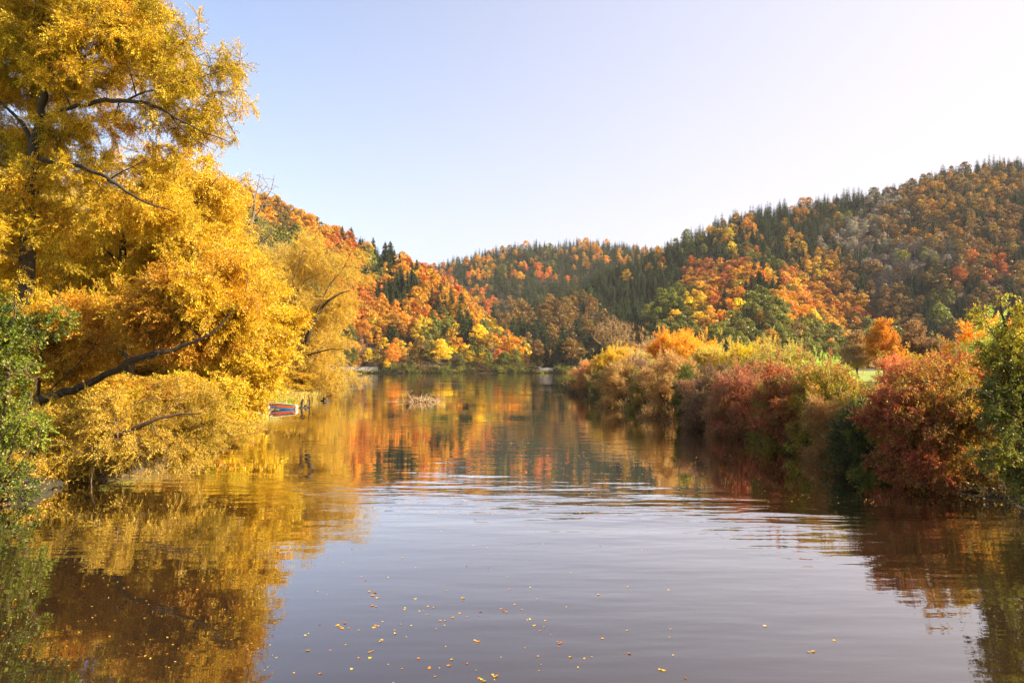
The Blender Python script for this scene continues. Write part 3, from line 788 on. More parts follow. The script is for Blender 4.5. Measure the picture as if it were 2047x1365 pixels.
    near_tree('bare_tree', 'bare fan shaped tree with upswept tan twigs behind the yellow bush', 'tree',
              [[(1226, 738, 112, .3), (1226, 718, 112, .26), (1224, 700, 112, .15), (1222, 660, 112, .05)]] +
              [[(1226, 716, 112 + (k % 3 - 1) * .4, .14), (1226 + (x - 1226) * .45, 690, 112 + (k % 3 - 1) * 1.2, .09), (1226 + (x - 1226) * .8, (690 + y) / 2, 112 + (k % 3 - 1) * 2, .06), (x, y, 112 + (k % 3 - 1) * 2.4, .03)]
               for k, (x, y) in enumerate([(1182, 668), (1192, 656), (1202, 650), (1212, 644), (1221, 642), (1232, 643), (1242, 648), (1252, 655), (1260, 662), (1266, 670)])],
              [(1200, 664, 112, 18, 20, 2.2), (1225, 656, 112, 22, 20, 2.6), (1250, 664, 112, 16, 18, 2.2), (1226, 680, 112, 34, 16, 2.4)],
              141, 130, 380, 1, straw_tpls, TAN, bark='dead_tan', down=-.5, scale=(.8, 1.3), twig=False, droop=-.05, rmin=.028)
    for nm, lab, px, d, top, rx, pal, seed in [
            ('maple_tree', 'blazing orange tree standing alone on the meadow behind the right bank', 1766, 112, 628, 30, ORANGE, 150),
            ('birch_tree', 'smaller golden orange tree at the right foot of the blazing orange tree', 1795, 104, 690, 22, YELLOW[2:] + ORANGE[1:3], 151),
            ('willow_tree', 'rounded grey beige willow left of the blazing orange tree', 1712, 116, 664, 32, TAN + BROWN[2:3], 152),
            ('alder_tree', 'thin russet brown tree right of the blazing orange tree', 1830, 108, 638, 22, BROWN[1:3] + [(.42, .24, .1)], 153),
            ('alder_tree', 'dull brown tree behind the crimson bush at the meadow edge', 1872, 104, 672, 24, BROWN + [(.36, .2, .06)], 154),
            ('alder_tree', 'small rust brown tree on the meadow above the scarlet flecked bush', 1600, 118, 690, 26, BROWN[1:] + ORANGE[:1], 155),
            ('alder_tree', 'round orange brown tree rising behind the khaki bush', 1525, 126, 664, 20, [(.5, .26, .04), (.42, .25, .05)], 156),
            ('maple_tree', 'spreading orange tree with dark limbs above the amber bush', 1372, 96, 660, 28, YELLOW[2:] + ORANGE[:3], 157)]:
        base_y = HY + (H0 - 1.6) / d * F
        h = base_y - top
        near_tree(nm, lab, 'tree',
                  [[(px, base_y, d, .2), (px + 1, base_y - h * .3, d, .17), (px - 1, base_y - h * .6, d, .1), (px, top + 5, d, .03)],
                   [(px, base_y - h * .3, d, .08), (px - rx * .5, base_y - h * .55, d + .6, .03)],
                   [(px, base_y - h * .35, d, .08), (px + rx * .5, base_y - h * .6, d - .6, .03)]],
                  [(px, base_y - h * .52, d, rx, h * .2, 2.4), (px - rx * .4, base_y - h * .66, d, rx * .55, h * .13, 1.8), (px + rx * .4, base_y - h * .64, d, rx * .55, h * .14, 1.8),
                   (px - 2, base_y - h * .82, d, rx * .5, h * .15, 1.5), (px + rx * .3, base_y - h * .4, d, rx * .6, h * .13, 1.6), (px - rx * .45, base_y - h * .42, d, rx * .5, h * .12, 1.6)],
                  seed, 90, 420, 7, broad_tpls, pal, bark='bark', clump=(60, .32), down=0, scale=(1.2, 1.9), twig=False, jit=.3)


right_bank()


def left_scrub():
    base = {}
    rows = [('ochre scrub bush in the shade under the long leaning limb', 190, 33, 745, 2.4, 'a'), ('golden scrub bush behind the fallen willow', 290, 34, 752, 2.4, 'b'), ('yellow scrub bush between fallen willow and bright yellow tree', 375, 38, 745, 2.6, 'a'),
            ('amber scrub bush behind the foot of the leaning limb', 100, 34, 760, 2.6, 'b'), ('brown gold scrub bush at the water in front of the bright yellow tree', 455, 37, 842, 1.7, 'b'), ('tall ochre scrub bush deep under the willows', 250, 50, 690, 4.2, 'a'), ('tall amber scrub bush deep under the stout willow', 140, 48, 690, 4.2, 'b'),
            ('broad golden scrub bush left of the bright yellow tree', 380, 56, 690, 4.4, 'a'), ('green gold scrub bush on the grass left of the slanting willow', 570, 84, 740, 3.0, 'a'), ('olive gold scrub bush hanging over the water at the grassy tip', 665, 96, 762, 2.6, 'b'), ('ochre scrub bush behind the green shrub', 20, 30, 740, 2.6, 'a')]
    col = [(1, 1, 1), (.9, .8, .9), (1.05, 1.1, 1), (.8, .95, .9)]
    for i, (lab, px, d, top, R, k) in enumerate(rows):
        x, y, z, ht = bush_at(px, d, top)
        x = min(x, float(XL(np.array([d]))[0]) - R * .35); z = gz(x, y); hh = ht - z; S = (R / 2.4, R / 2.4, hh / 4.5)
        c = tuple(np.array(col[i % 4]))
        if k not in base:
            parts = bush_parts(450 + len(base), 2.4, 4.5, 10, 90, 1200, 8, twiggy_tpls if k == 'b' else broad_tpls, [(.28, .26, .02), (.6, .42, .03), (.72, .46, .04), (.5, .3, .03)], -.6, clump=(110, .22), scale=(.9, 1.5), twig=True)
            base[k] = place_bush('scrub_bush', lab, 'bush', (x, y, z), parts, 'scrub bushes of the left bank', 0, S, tuple(v / BR for v in c))
        else:
            copy_thing(base[k], (x, y, z), i * 1.3, S, lab, 'scrub bushes of the left bank', c)


left_scrub()

# ------------------------------------------------------------------ wooded hills
GRID = ["...................................cccccc",
        "coo.............................cccboobob",
        ".ooo.......................ccobccwboobooc",
        "xoobog..................cccccocccwbbobobbb",
        "xgobooo...............cccyocccc wbobbobbbb",
        "xgggcorcc...xogoccoocccgcyococcwwwbobbbbb",
        "gggggbocccrc.oocgcocoooccccggyocccwwwbrbbwb",
        "gggoggogcorrcogorcccccccrorcooyobwwgbrbrbbg",
        "ggooggrocccorococoroccccorocrroobwbcbcbwbb",
        "gggoggrrocococrccbbccccgorcgorooobbcgcbbcbb",
        "ggggggroocrcoocbbbccccggyrcggororcbcgcbccc",
        "gggggygoocygcyoyybbogggggogobggoggbccbbbcb",
        "ggggggyoyoygygyogogobggggggggggggggggbgggbg"]


def species(px, py, rng, hn='right'):
    r = int(round((py + rng.normal(0, 12) - 335) / 30)); c = int(round((px + rng.normal(0, 16) - 440) / 40))
    r = min(max(r, 0), len(GRID) - 1); row = GRID[r]; c = min(max(c, 0), len(row) - 1)
    k = row[c]
    if k in 'orygb' and hn != 'left' and px > 860 and py < 600 and not (1290 < px < 1700 and py > 530) and rng.random() < (.68 if px < 1320 else (.62 if px < 1760 else .42)):
        k = 'c'
    if hn != 'left' and 990 < px < 1290 and py > 560 and k in 'oryg':
        k = rng.choice(list('cccccb'))
    if hn == 'left' and px > 960 and py > 600:
        k = rng.choice(list('yoogrg'))
    if hn == 'left' and k == 'c' and px > 800 and rng.random() < .35:
        k = 'o'
    if k in '. x':
        k = 'c' if px > 800 and rng.random() < .6 else rng.choice(list('obgo'))
    return k


KC = dict(o=(.62, .30, .008), r=(.58, .17, .008), y=(.70, .47, .012), b=(.22, .125, .018), g=(.17, .17, .014), w=(.26, .22, .16), c=(.040, .062, .012))


def broad_mesh(seed, H, R, nl, per, size, trunk=True):
    """crown of lobes around limbs; colours are multipliers (object colour gives the species' own)"""
    rng = np.random.default_rng(seed); mb = MB(); tr = MB()
    cen = []
    for i in range(nl):
        t = (i + .5) / nl; z = H * (.30 + .58 * t) + rng.normal(0, .4)
        rr = R * math.sin(pi * min(.93, .22 + .74 * t)) * rng.uniform(.45, .85); a = i * 2.4 + rng.normal(0, .4)
        cen.append((rr * math.cos(a), rr * math.sin(a), z, R * rng.uniform(.26, .44)))
    cen.append((0, 0, H * .88, R * .36)); cen.append((rng.normal(0, .8), 0, H * .55, R * .6))
    for cx, cy, cz, r in cen:
        d = rng.normal(0, 1, (per, 3)); d[:, 2] = np.abs(d[:, 2]) * .9 - .25; d /= np.linalg.norm(d, axis=1, keepdims=True)
        p = np.array([cx, cy, cz]) + d * r * rng.uniform(.62, 1.12, (per, 1)) * [1, 1, .8]
        n = d + rng.normal(0, .55, (per, 3)); n /= np.linalg.norm(n, axis=1, keepdims=True)
        u = np.cross(n, rng.normal(0, 1, (per, 3))); u /= np.linalg.norm(u, axis=1, keepdims=True); w = np.cross(n, u)
        s = (size * rng.uniform(.5, 1.2, (per, 1)))
        v = np.stack([p - u * s, p - w * s * .6, p + u * s, p + w * s * .6], 1)
        lobe = rng.uniform(.75, 1.2)
        tc = np.clip(lobe * (1 + rng.normal(0, .22, (per, 1))), .4, 1.7) * np.array([[1, 1, 1]])
        tc[:, 1] *= 1 + rng.normal(0, .1, per) + rng.normal(0, .05)
        mb.add(v.reshape(-1, 3), np.arange(per * 4).reshape(-1, 4), tc)
    if trunk:
        tubes(tr, np.array([[[0, 0, -1], [.1, 0, H * .3], [0, .2, H * .6], [0, 0, H * .85]]]), np.array([[.3, .24, .15, .04]]), 6)
        lim = np.array([[[0, 0, H * (.25 + .04 * k)], [c[0] * .5, c[1] * .5, (H * .3 + c[2]) / 2], [c[0], c[1], c[2]]] for k, c in enumerate(cen[:8])])
        tubes(tr, lim, np.tile([.12, .08, .03], (8, 1)), 4)
    return mb, tr


def conifer_mesh(seed, H, R, wh, nb, seg=3, trunk=True):
    rng = np.random.default_rng(seed); mb = MB(); tr = MB(); V = []; T = []
    for i in range(wh):
        t = i / (wh - 1); z = H * (.12 + .87 * t); L = R * (1 - t) ** .68 * rng.uniform(.8, 1.12) + .25
        for k in range(nb):
            a = k / nb * 2 * pi + i * .9 + rng.normal(0, .15); d = np.array([math.cos(a), math.sin(a), 0]); s = np.array([-d[1], d[0], 0])
            l = L * rng.uniform(.72, 1.1); z0 = z + rng.normal(0, .15)
            up = .12 if t > .7 else -.28
            br = rng.uniform(.7, 1.3)
            for q in range(seg):
                a0, a1 = q / seg, (q + 1.15) / seg
                p0 = d * l * a0 + [0, 0, z0 + up * l * a0]; p1 = d * l * a1 + [0, 0, z0 + up * l * a1 - .12 * l * a1]
                wd = l * (.42 - (.15 if seg > 2 else .2) * q) * rng.uniform(.8, 1.2); hg = np.array([0, 0, -.10 * l - .15])
                m = (p0 + p1) / 2
                V += [p0, m + s * wd + hg, p1, m - s * wd + hg]; T.append([br * rng.uniform(.8, 1.2)] * 3)
                if seg > 2:
                    V += [p0, m + hg * 2.6, p1, m - hg * .4 + s * .12]; T.append([br * rng.uniform(.7, 1.2)] * 3)
    V = np.array(V); mb.add(V, np.arange(len(V)).reshape(-1, 4), np.array(T))
    if trunk:
        tubes(tr, np.array([[[0, 0, -1], [0, 0, H * .5], [0, 0, H * .99]]]), np.array([[.26, .16, .02]]), 6)
    return mb, tr


def bare_mesh(seed, H, R):
    rng = np.random.default_rng(seed); tr = MB()
    l0 = limb([(0, 0, -1, .25), (.1, 0, H * .4, .2), (0, .2, H * .7, .12), (0, 0, H, .03)], rng, 12, .05)
    env = [(0, 0, H * .7, R, R, H * .3)]
    b1, r1 = grow([l0], rand_env(env, 50, rng), rng, -.08, 2.0, K=4, rmax=.12)
    b2, r2 = grow([l0] + [np.c_[a, r] for a, r in zip(b1, r1)], rand_env(env, 260, rng, 3), rng, -.08, 2.2, K=4, rmax=.06)
    tubes(tr, l0[None, :, :3], l0[None, :, 3], 6)
    mb = MB(); tubes(mb, b1, np.maximum(r1, .05), 3); tubes(mb, b2, np.maximum(r2, .04), 3)
    return mb, tr


def plant_forest():
    rng = np.random.default_rng(7)
    T = []          # hill, x, y, z, kind, px, py, H
    spacing = dict(left=6.3, spur=6.9, right=7.6, far=8.6)
    occ_cols = np.arange(-220, 2270)
    for hn, sp in spacing.items():
        px, top, fo, ri, th = HILLS[hn]
        ymin, ymax = fo.min(), ri.max() + 14
        pmin, pmax = max(px[0], 380 if hn == 'left' else -200), min(px[-1], 2260)
        y = ymin
        while y < ymax:
            x = (pmin - CX) / F * y; x1 = (pmax - CX) / F * y
            while x < x1:
                X = x + rng.uniform(-.5, .5) * sp; Y = y + rng.uniform(-.5, .5) * sp; x += sp
                c = CX + X / Y * F
                f = np.interp(c, px, fo); r = np.interp(c, px, ri)
                if Y < f - 3 or Y > r + 16: continue
                zz = float(land(np.array([X]), np.array([Y]))[0]); hz = float(hill_z(np.array([X]), np.array([Y]), hn)[0])
                if Y > f + 12 and hz < zz - .5: continue           # another hill covers it
                if zz < .9: continue
                T.append([hn, X, Y, zz, c])
            y += sp
    # shoreline trees of the far bank
    for c in np.cumsum(np.r_[690, rng.uniform(5, 24, 31)]):
        Y = float(YF(np.array([(c - CX) / F * 425]))[0]) + rng.uniform(2.5, 12) + (22 if 1080 < c < 1125 else 0)
        X = (c + rng.normal(0, 4) - CX) / F * Y
        T.append(['shore', X, Y, gz(X, Y), c])
    T.sort(key=lambda r: r[2])
    # visibility: keep a tree only if some of it stands above what is in front of it
    hor = np.full(len(occ_cols), 760.0)
    keep = []
    for hn, X, Y, z, c in T:
        py = HY - (z + 8 - H0) / Y * F
        k = species(c, py, rng, hn) if hn != 'shore' else rng.choice(list('yggbwgo'))
        if hn in ('right', 'far') and Y > np.interp(c, HILLS[hn][0], HILLS[hn][3]) - 28 and rng.random() < (.6 if hn == 'right' else .4): k = 'c'
        if hn == 'right' and k == 'o' and px_dull(c) and rng.random() < .5: k = 'b'
        if hn == 'spur' and k == 'r' and rng.random() < .6: k = rng.choice(list('ooy'))
        if hn == 'shore':
            Ht = rng.choice([4.5, 7, 10, 13, 19]) * rng.uniform(.8, 1.2)
        elif k == 'c':
            Ht = rng.uniform(12, 23) + 5 * float(vnoise(np.array([X / 25]), np.array([Y / 25]), 44)[0])
        else:
            Ht = rng.uniform(11, 21)
        if hn == 'left' and Y < f_left(c) + 16: Ht *= .7
        tp = HY - (z + Ht - H0) / Y * F
        w = (2.2 if k == 'c' else 4.0) / Y * F
        i0, i1 = int(c - w) + 220, int(c + w) + 220
        if i1 < 1 or i0 >= len(hor): continue
        i0 = max(i0, 0); i1 = max(min(i1, len(hor)), i0 + 1)
        seen = hor[i0:i1].max() - tp
        if seen < 1.2: continue
        keep.append([hn, X, Y, z, c, tp, k, Ht, seen * w])
        seg = slice(i0, i1); hor[seg] = np.minimum(hor[seg], tp + Ht * .42 / Y * F)
    return keep


def px_dull(c):
    return c > 1700


def f_left(c):
    px, top, fo, ri, th = HILLS['left']
    return float(np.interp(c, px, fo))


KN = dict(o='orange', r='rusty', y='golden', b='russet', g='olive', w='grey', c='dark')
ORD = ['first', 'second', 'third', 'fourth', 'fifth', 'sixth', 'seventh', 'eighth', 'ninth', 'tenth', 'eleventh', 'twelfth', 'thirteenth', 'fourteenth', 'fifteenth', 'sixteenth', 'seventeenth', 'eighteenth']


def where(hn, c, tp):
    if hn == 'left':
        cols = [(560, 'above the bare tree'), (640, 'left of the slanting willow'), (730, 'above the slanting willow'), (800, 'over the white wall'), (870, 'above the drowned brush'), (940, 'right of the drowned brush'), (1200, 'at the headland')]
        name = 'left hill'; crest = np.interp(c, HILLS['left'][0], HILLS['left'][1])
    elif hn == 'spur':
        cols = [(1215, 'left of the fan tree'), (1290, 'over the fan tree'), (1380, 'over the amber bush'), (1460, 'over the rose bush'), (1540, 'over the scarlet bush'), (1620, 'over the meadow gap'), (3000, 'left of the orange meadow tree')]
        name = 'low spur'; crest = np.interp(c, HILLS['spur'][0], HILLS['spur'][1])
    elif hn == 'right':
        cols = [(1150, 'above the lake end'), (1300, 'above the fan tree'), (1420, 'above the amber bush'), (1520, 'above the scarlet bush'), (1640, 'above the spur'), (1740, 'in the gully'), (1840, 'above the orange meadow tree'), (1950, 'above the crimson bush'), (3000, 'above the green tree')]
        name = 'right hill'; crest = np.interp(c, HILLS['right'][0], HILLS['right'][1])
    elif hn == 'far':
        cols = [(900, 'at its left end'), (980, 'left of centre'), (1080, 'near its centre'), (1180, 'right of centre'), (3000, 'at its right end')]
        name = 'far hill'; crest = np.interp(c, HILLS['far'][0], HILLS['far'][1])
    else:
        cols = [(760, 'near the white wall'), (850, 'behind the drowned brush'), (950, 'right of the drowned brush'), (1060, 'at the headland'), (3000, 'near the grey wall')]
        return 'on the far shore ' + [t for l, t in cols if c < l][0]
    col = [t for l, t in cols if c < l][0]
    if tp < crest + 10: band = 'cresting the'
    elif tp < crest + 45: band = 'high on the'
    elif tp < 640: band = 'halfway up the'
    else: band = 'low on the'
    return f'{band} {name} {col}'


def forest():
    trees = plant_forest()
    trees.sort(key=lambda t: -t[8])
    broad = [broad_mesh(500 + i, 18, 5.0 + .6 * (i % 3), 28, 140, .34) for i in range(6)]
    coni = [conifer_mesh(520 + i, 24, 4.0 + .35 * i, 24, 9) for i in range(4)]
    bare = [bare_mesh(540 + i, 18, 4.2) for i in range(3)]
    lo_b = [broad_mesh(560 + i, 18, 5.4, 18, 38, .66, False) for i in range(5)]
    lo_c = [conifer_mesh(570 + i, 24, 4.6, 14, 7, 2, False) for i in range(4)]
    protos = {}
    LIM = dict(broadleaf=285, conifer=285, bare=90)
    cnt = dict(broadleaf=0, conifer=0, bare=0)
    rng = np.random.default_rng(77)
    ind = []; rest = []
    for t in trees:
        k = t[6]; cl = 'conifer' if k == 'c' else ('bare' if k == 'w' else 'broadleaf')
        if abs(t[4] - 1023) < 1080 and cnt[cl] < LIM[cl]:
            cnt[cl] += 1; ind.append((cl, t))
        else:
            rest.append((cl, t))
    groups = {}
    for cl, t in ind:
        noun = dict(broadleaf='tree', conifer='conifer', bare='tree')[cl]
        ph = f'{KN[t[6]]} {noun} {where(t[0], t[4], t[5])}'
        groups.setdefault(ph, []).append((cl, t))
    nm = dict(broadleaf='broadleaf_tree', conifer='spruce_tree', bare='leafless_tree')
    cat = dict(broadleaf='broadleaf tree', conifer='conifer', bare='leafless tree')
    grp = dict(broadleaf='broadleaf trees on the wooded slopes', conifer='conifers on the wooded slopes', bare='leafless trees on the wooded slopes')
    for ph, L in groups.items():
        L.sort(key=lambda q: q[1][4])
        for i, (cl, t) in enumerate(L):
            hn, X, Y, z, c, tp, k, Ht, _ = t
            if len(L) == 1: lab = ph
            elif i == len(L) - 1: lab = 'rightmost ' + ph
            elif i == 0: lab = 'leftmost ' + ph
            else: lab = f'{ph}, {ORD[min(i, len(ORD) - 1)]} from left'
            var = int(rng.integers(0, dict(broadleaf=6, conifer=4, bare=3)[cl])); key = (cl, var)
            H = 24 if cl == 'conifer' else 18; s = Ht / H; wsc = s * rng.uniform(.75, 1.35)
            col = np.array(KC[k]) * rng.uniform(.75, 1.25) * (.72 if hn == 'right' and k in 'ory' else (.95 if hn == "left" else 1)) * np.array([1, rng.uniform(.85, 1.15), 1])  # right hill's autumn colours darkened: its side-lit shade is put into the tint
            if key not in protos:
                r = empty(nm[cl], (X, Y, z), lab, cat[cl], grp[cl]); r.scale = (wsc, wsc, s)
                src = dict(broadleaf=broad, conifer=coni, bare=bare)[cl][var]
                src[1].build('trunk', M['bark_grey'], r, smooth=True)
                cr = src[0].build('crown' if cl != 'bare' else 'branch_sprays', M['needle' if cl == 'conifer' else ('bark_grey' if cl == 'bare' else 'leaf')], r, tint=cl != 'bare')
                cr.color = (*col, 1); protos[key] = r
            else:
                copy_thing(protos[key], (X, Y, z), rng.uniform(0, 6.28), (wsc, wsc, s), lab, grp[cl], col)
    # the trees beyond those: one mass per kind
    for cl, name, mat in (('broadleaf', 'broadleaf_forest', 'leaf'), ('conifer', 'conifer_forest', 'needle')):
        mb = MB()
        for c2, t in rest:
            if (c2 == 'conifer') != (cl == 'conifer'): continue
            hn, X, Y, z, c, tp, k, Ht, _ = t
            src = (lo_c if cl == 'conifer' else lo_b)[int(rng.integers(0, 4))][0]
            H = 24 if cl == 'conifer' else 18; s = Ht / H; ws = s * rng.uniform(.75, 1.4)
            a = rng.uniform(0, 6.28); co, si = math.cos(a), math.sin(a)
            v = np.concatenate(src.v); f = np.concatenate(src.f); tt = np.concatenate(src.t)
            R = np.array([[co, si, 0], [-si, co, 0], [0, 0, 1]])
            v = (v @ R) * [ws, ws, s] + [X, Y, z]
            col = np.array(KC[k]) * rng.uniform(.7, 1.3) * (.72 if hn == 'right' and k in 'ory' else (.95 if hn == "left" else 1)) * np.array([1, rng.uniform(.85, 1.15), 1])  # same shade painted into the right hill's autumn tints
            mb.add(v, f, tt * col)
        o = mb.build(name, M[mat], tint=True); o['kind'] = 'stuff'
        o['label'] = {'broadleaf_forest': 'mass of autumn coloured broadleaf woodland on the hills', 'conifer_forest': 'mass of dark green conifer woodland on the hills'}[name]
        o['category'] = 'forest'
    print('FOREST', cnt, 'rest', len(rest), 'phr', len(groups), max(len(g) for g in groups.values()))


forest()


# ------------------------------------------------------------------ shore vegetation, small things
def undergrowth():
    rng = np.random.default_rng(21)
    # left bank: ochre scrub and grass; right bank: dark tangled scrub
    for side, name, lab, pal in (('L', 'undergrowth', 'ochre and green scrub along the edge of the left bank', [(.2, .2, .03), (.5, .34, .05), (.6, .4, .08), (.3, .16, .05)]),
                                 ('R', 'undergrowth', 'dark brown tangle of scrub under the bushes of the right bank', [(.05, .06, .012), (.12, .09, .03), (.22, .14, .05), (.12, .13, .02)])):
        n = 5200; Y = 18 + (160 - 18) * rng.random(n) ** 1.6
        if side == 'L': X = XL(Y) - rng.uniform(-.3, 3.2, n) * (1 + Y / 60)
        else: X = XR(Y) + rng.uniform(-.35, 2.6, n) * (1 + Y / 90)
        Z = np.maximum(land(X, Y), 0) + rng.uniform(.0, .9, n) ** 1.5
        kk = ~((side == 'L') & (Y > 52) & (Y < 68) & (X > XL(Y) - 2.2)); X, Y, Z = X[kk], Y[kk], Z[kk]; n = len(X)
        p = np.stack([X, Y, Z], 1); d = rng.normal(0, 1, (n, 3)); d[:, 2] = np.abs(d[:, 2]) * .8
        mb = MB(); tw = MB()
        sc1 = 1 + p[:, 1] / 50
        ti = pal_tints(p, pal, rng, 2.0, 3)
        for a, b in ((18, 45), (45, 90), (90, 170)):
            m = (Y >= a) & (Y < b); f = {18: 1.0, 45: 1.8, 90: 3}[a]
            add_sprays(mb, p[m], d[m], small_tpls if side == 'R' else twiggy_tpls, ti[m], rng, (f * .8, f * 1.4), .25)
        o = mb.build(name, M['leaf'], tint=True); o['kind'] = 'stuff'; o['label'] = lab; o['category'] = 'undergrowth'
    # tall grass on the left bank by the boat and out to the point
    n = 16000; Y = rng.uniform(60, 152, n); X = XL(Y) - np.abs(rng.normal(0, 1, n)) * 2.2 + .15
    kk = ~((Y < 66) & (X > -23.0)); X, Y = X[kk], Y[kk]; n = len(X)
    Z = np.maximum(land(X, Y), 0)
    h = rng.uniform(.25, 1.0, n); a = rng.uniform(0, 6.28, n); w = .035
    dx, dy = np.cos(a) * w, np.sin(a) * w; lx, ly = rng.normal(0, .3, n) * h, rng.normal(0, .3, n) * h
    b0 = np.stack([X - dx, Y - dy, Z], 1); b1 = np.stack([X + dx, Y + dy, Z], 1)
    m1 = np.stack([X + lx * .4 + dx * .8, Y + ly * .4, Z + h * .6], 1); t = np.stack([X + lx, Y + ly, Z + h], 1)
    mb = MB(); mb.add(np.stack([b0, b1, m1, t], 1).reshape(-1, 3), np.arange(n * 4).reshape(-1, 4), pal_tints(np.stack([X, Y, Z], 1), [(.22, .34, .02), (.38, .44, .03), (.6, .42, .12), (.34, .36, .03)], rng, 3, 5))
    o = mb.build('grass', M['leaf'], tint=True); o['kind'] = 'stuff'; o['label'] = 'tall lime and straw grass on the left bank behind the boat'; o['category'] = 'grass'
    # green reeds and low shrubs on the far shore
    n = 8000; X = rng.uniform(-108, 44, n); Y = YF(X) + rng.uniform(-.5, 8, n); Z = np.maximum(land(X, Y), 0) + rng.random(n) ** 1.3 * (1.3 + 2.6 * np.maximum(vnoise(X / 5, X * 0, 91), -.45))
    p = np.stack([X, Y, Z], 1)
    keepm = ~((((X > -111) & (X < -80)) | ((X > 16) & (X < 27))) & (Z > .8))
    p = p[keepm]; d = rng.normal(0, 1, (len(p), 3)); d[:, 2] = np.abs(d[:, 2])
    mb = MB(); add_sprays(mb, p, d, broad_tpls, pal_tints(p, [(.03, .045, .008), (.07, .10, .012), (.34, .30, .03), (.03, .05, .008), (.10, .09, .015), (.42, .2, .06)], rng, 5, 6, .15), rng, (3, 5.5))
    o = mb.build('undergrowth', M['leaf'], tint=True); o['kind'] = 'stuff'; o['label'] = 'green scrub and reeds along the far shore'; o['category'] = 'undergrowth'


undergrowth()


def boat():
    c = P(566, 818, 64); x, y = c[0], c[1]
    root = empty('rowing_boat', (x, y, .0), 'small red flat bottomed boat with white rim moored at the left bank', 'boat', rz=-.16)
    root.rotation_euler = (radians(-4), radians(6), .12); root.scale = (.95, .95, .85)
    L, W, Hh = 2.5, 1.05, .62
    st = np.linspace(-1, 1, 17)
    hw = W / 2 * (1 - .22 * np.abs(st) ** 3); zb = .04 + .1 * np.abs(st) ** 2.5

    def strip(name, mat, z0, z1, out0, out1, flare=.0):
        mb = MB()
        for s in (-1, 1):
            a = np.stack([st * L / 2, s * (hw * (.86 + .14 * z0 / Hh) + out0), np.full(17, z0) + zb], 1)
            b = np.stack([st * L / 2, s * (hw * (.86 + .14 * z1 / Hh) + out1), np.full(17, z1) + zb * (1 - z1 / Hh)], 1)
            ai = a - [0, s * .04, 0]; bi = b - [0, s * .04, 0]
            v = np.concatenate([a, b, ai, bi]); i = np.arange(16)
            f = np.concatenate([np.stack([i, i + 1, i + 18, i + 17], 1), np.stack([i + 34, i + 51, i + 52, i + 35], 1), np.stack([i + 17, i + 18, i + 52, i + 51], 1), np.stack([i, i + 34, i + 35, i + 1], 1)])
            mb.add(v, f)
        return mb
    h = strip('hull', 'red', .17, .44, 0, 0)
    box(h, (-L / 2 + .02, 0, .36), (.04, W * .72, .26)); box(h, (L / 2 - .02, 0, .36), (.04, W * .72, .26))
    h.build('hull', M['red'], root)
    b = strip('b', 'blue', -.02, .165, 0, 0)
    box(b, (0, 0, .05), (L * .94, W * .74, .03))
    b.build('bottom', M['blue'], root)
    g = strip('g', 'white', .43, .60, .01, .05)
    for sd in (-1, 1): box(g, (0, sd * (W / 2 - .03), .645), (L * .97, .2, .05))
    g.build('gunwale', M['white'], root)
    for s in (-1, 1):
        m = MB(); box(m, (s * (L / 2 + .02), 0, .52), (.08, W * .8, .16)); box(m, (s * (L / 2 + .03), -W * .36, .25), (.09, .09, .62)); box(m, (s * (L / 2 + .03), W * .36, .25), (.09, .09, .62))
        m.build('end_board', M['white'], root)
    for q in (-.45, .45):
        m = MB(); box(m, (q, 0, .42), (.24, W * .8, .035)); m.build('seat', M['wood'], root)


def stump(px, py, d, r, h, lab, lean=.15):
    rng = np.random.default_rng(int(px)); p = P(px, py, d); x, y = p[0], p[1]
    root = empty('tree_stump', (x, y, -.1), lab, 'stump', 'stumps by the boat')
    l = limb([(0, 0, 0, r * 1.3), (lean * h * .4, 0, h * .5, r), (lean * h, 0, h, r * .8)], rng, 7, .02)
    m = MB(); tubes(m, l[None, :, :3], l[None, :, 3], 8)
    k = m.n - 8; m.v.append((l[-1, :3][None] + [0, 0, .02]).astype(np.float32)); m.f.append(np.array([[m.n, k + i, k + (i + 1) % 8] for i in range(8)])); m.t.append(np.ones((8, 3), np.float32)); m.n += 1
    m.build('stub', M['bark'], root, smooth=True)
    m = MB()
    rows = np.array([[[0, 0, .1], [math.cos(a) * r * 2, math.sin(a) * r * 2, .12], [math.cos(a) * r * 4.5, math.sin(a) * r * 4.5, -.05]] for a in rng.uniform(0, 6.28, 5)])
    tubes(m, rows, np.tile([r * .5, r * .35, r * .12], (5, 1)), 5)
    m.build('roots', M['bark'], root, smooth=True)


def rock(px, py, d, s, lab, seed):
    import bmesh
    rng = np.random.default_rng(seed); bm = bmesh.new(); bmesh.ops.create_icosphere(bm, subdivisions=4, radius=1)
    for v in bm.verts:
        c = v.co; n = float(vnoise(c.x * 1.7 + seed, c.y * 1.7 + c.z * 1.3, seed)) * .28 + float(vnoise(c.x * 4.5, c.y * 4.5 + c.z * 4, seed + 1)) * .1
        v.co = c * (1 + n); v.co.z *= .65
    me = bpy.data.meshes.new('rock'); bm.to_mesh(me); bm.free(); me.materials.append(M['rock'])
    for p_ in me.polygons: p_.use_smooth = True
    o = bpy.data.objects.new('rock', me); COL.objects.link(o); p = P(px, py, d); o.location = (p[0], p[1], s * .2); o.scale = (s, s, s); o.rotation_euler[2] = seed
    o['label'] = lab; o['category'] = 'rock'; o['group'] = 'rocks at the foot of the left bank'


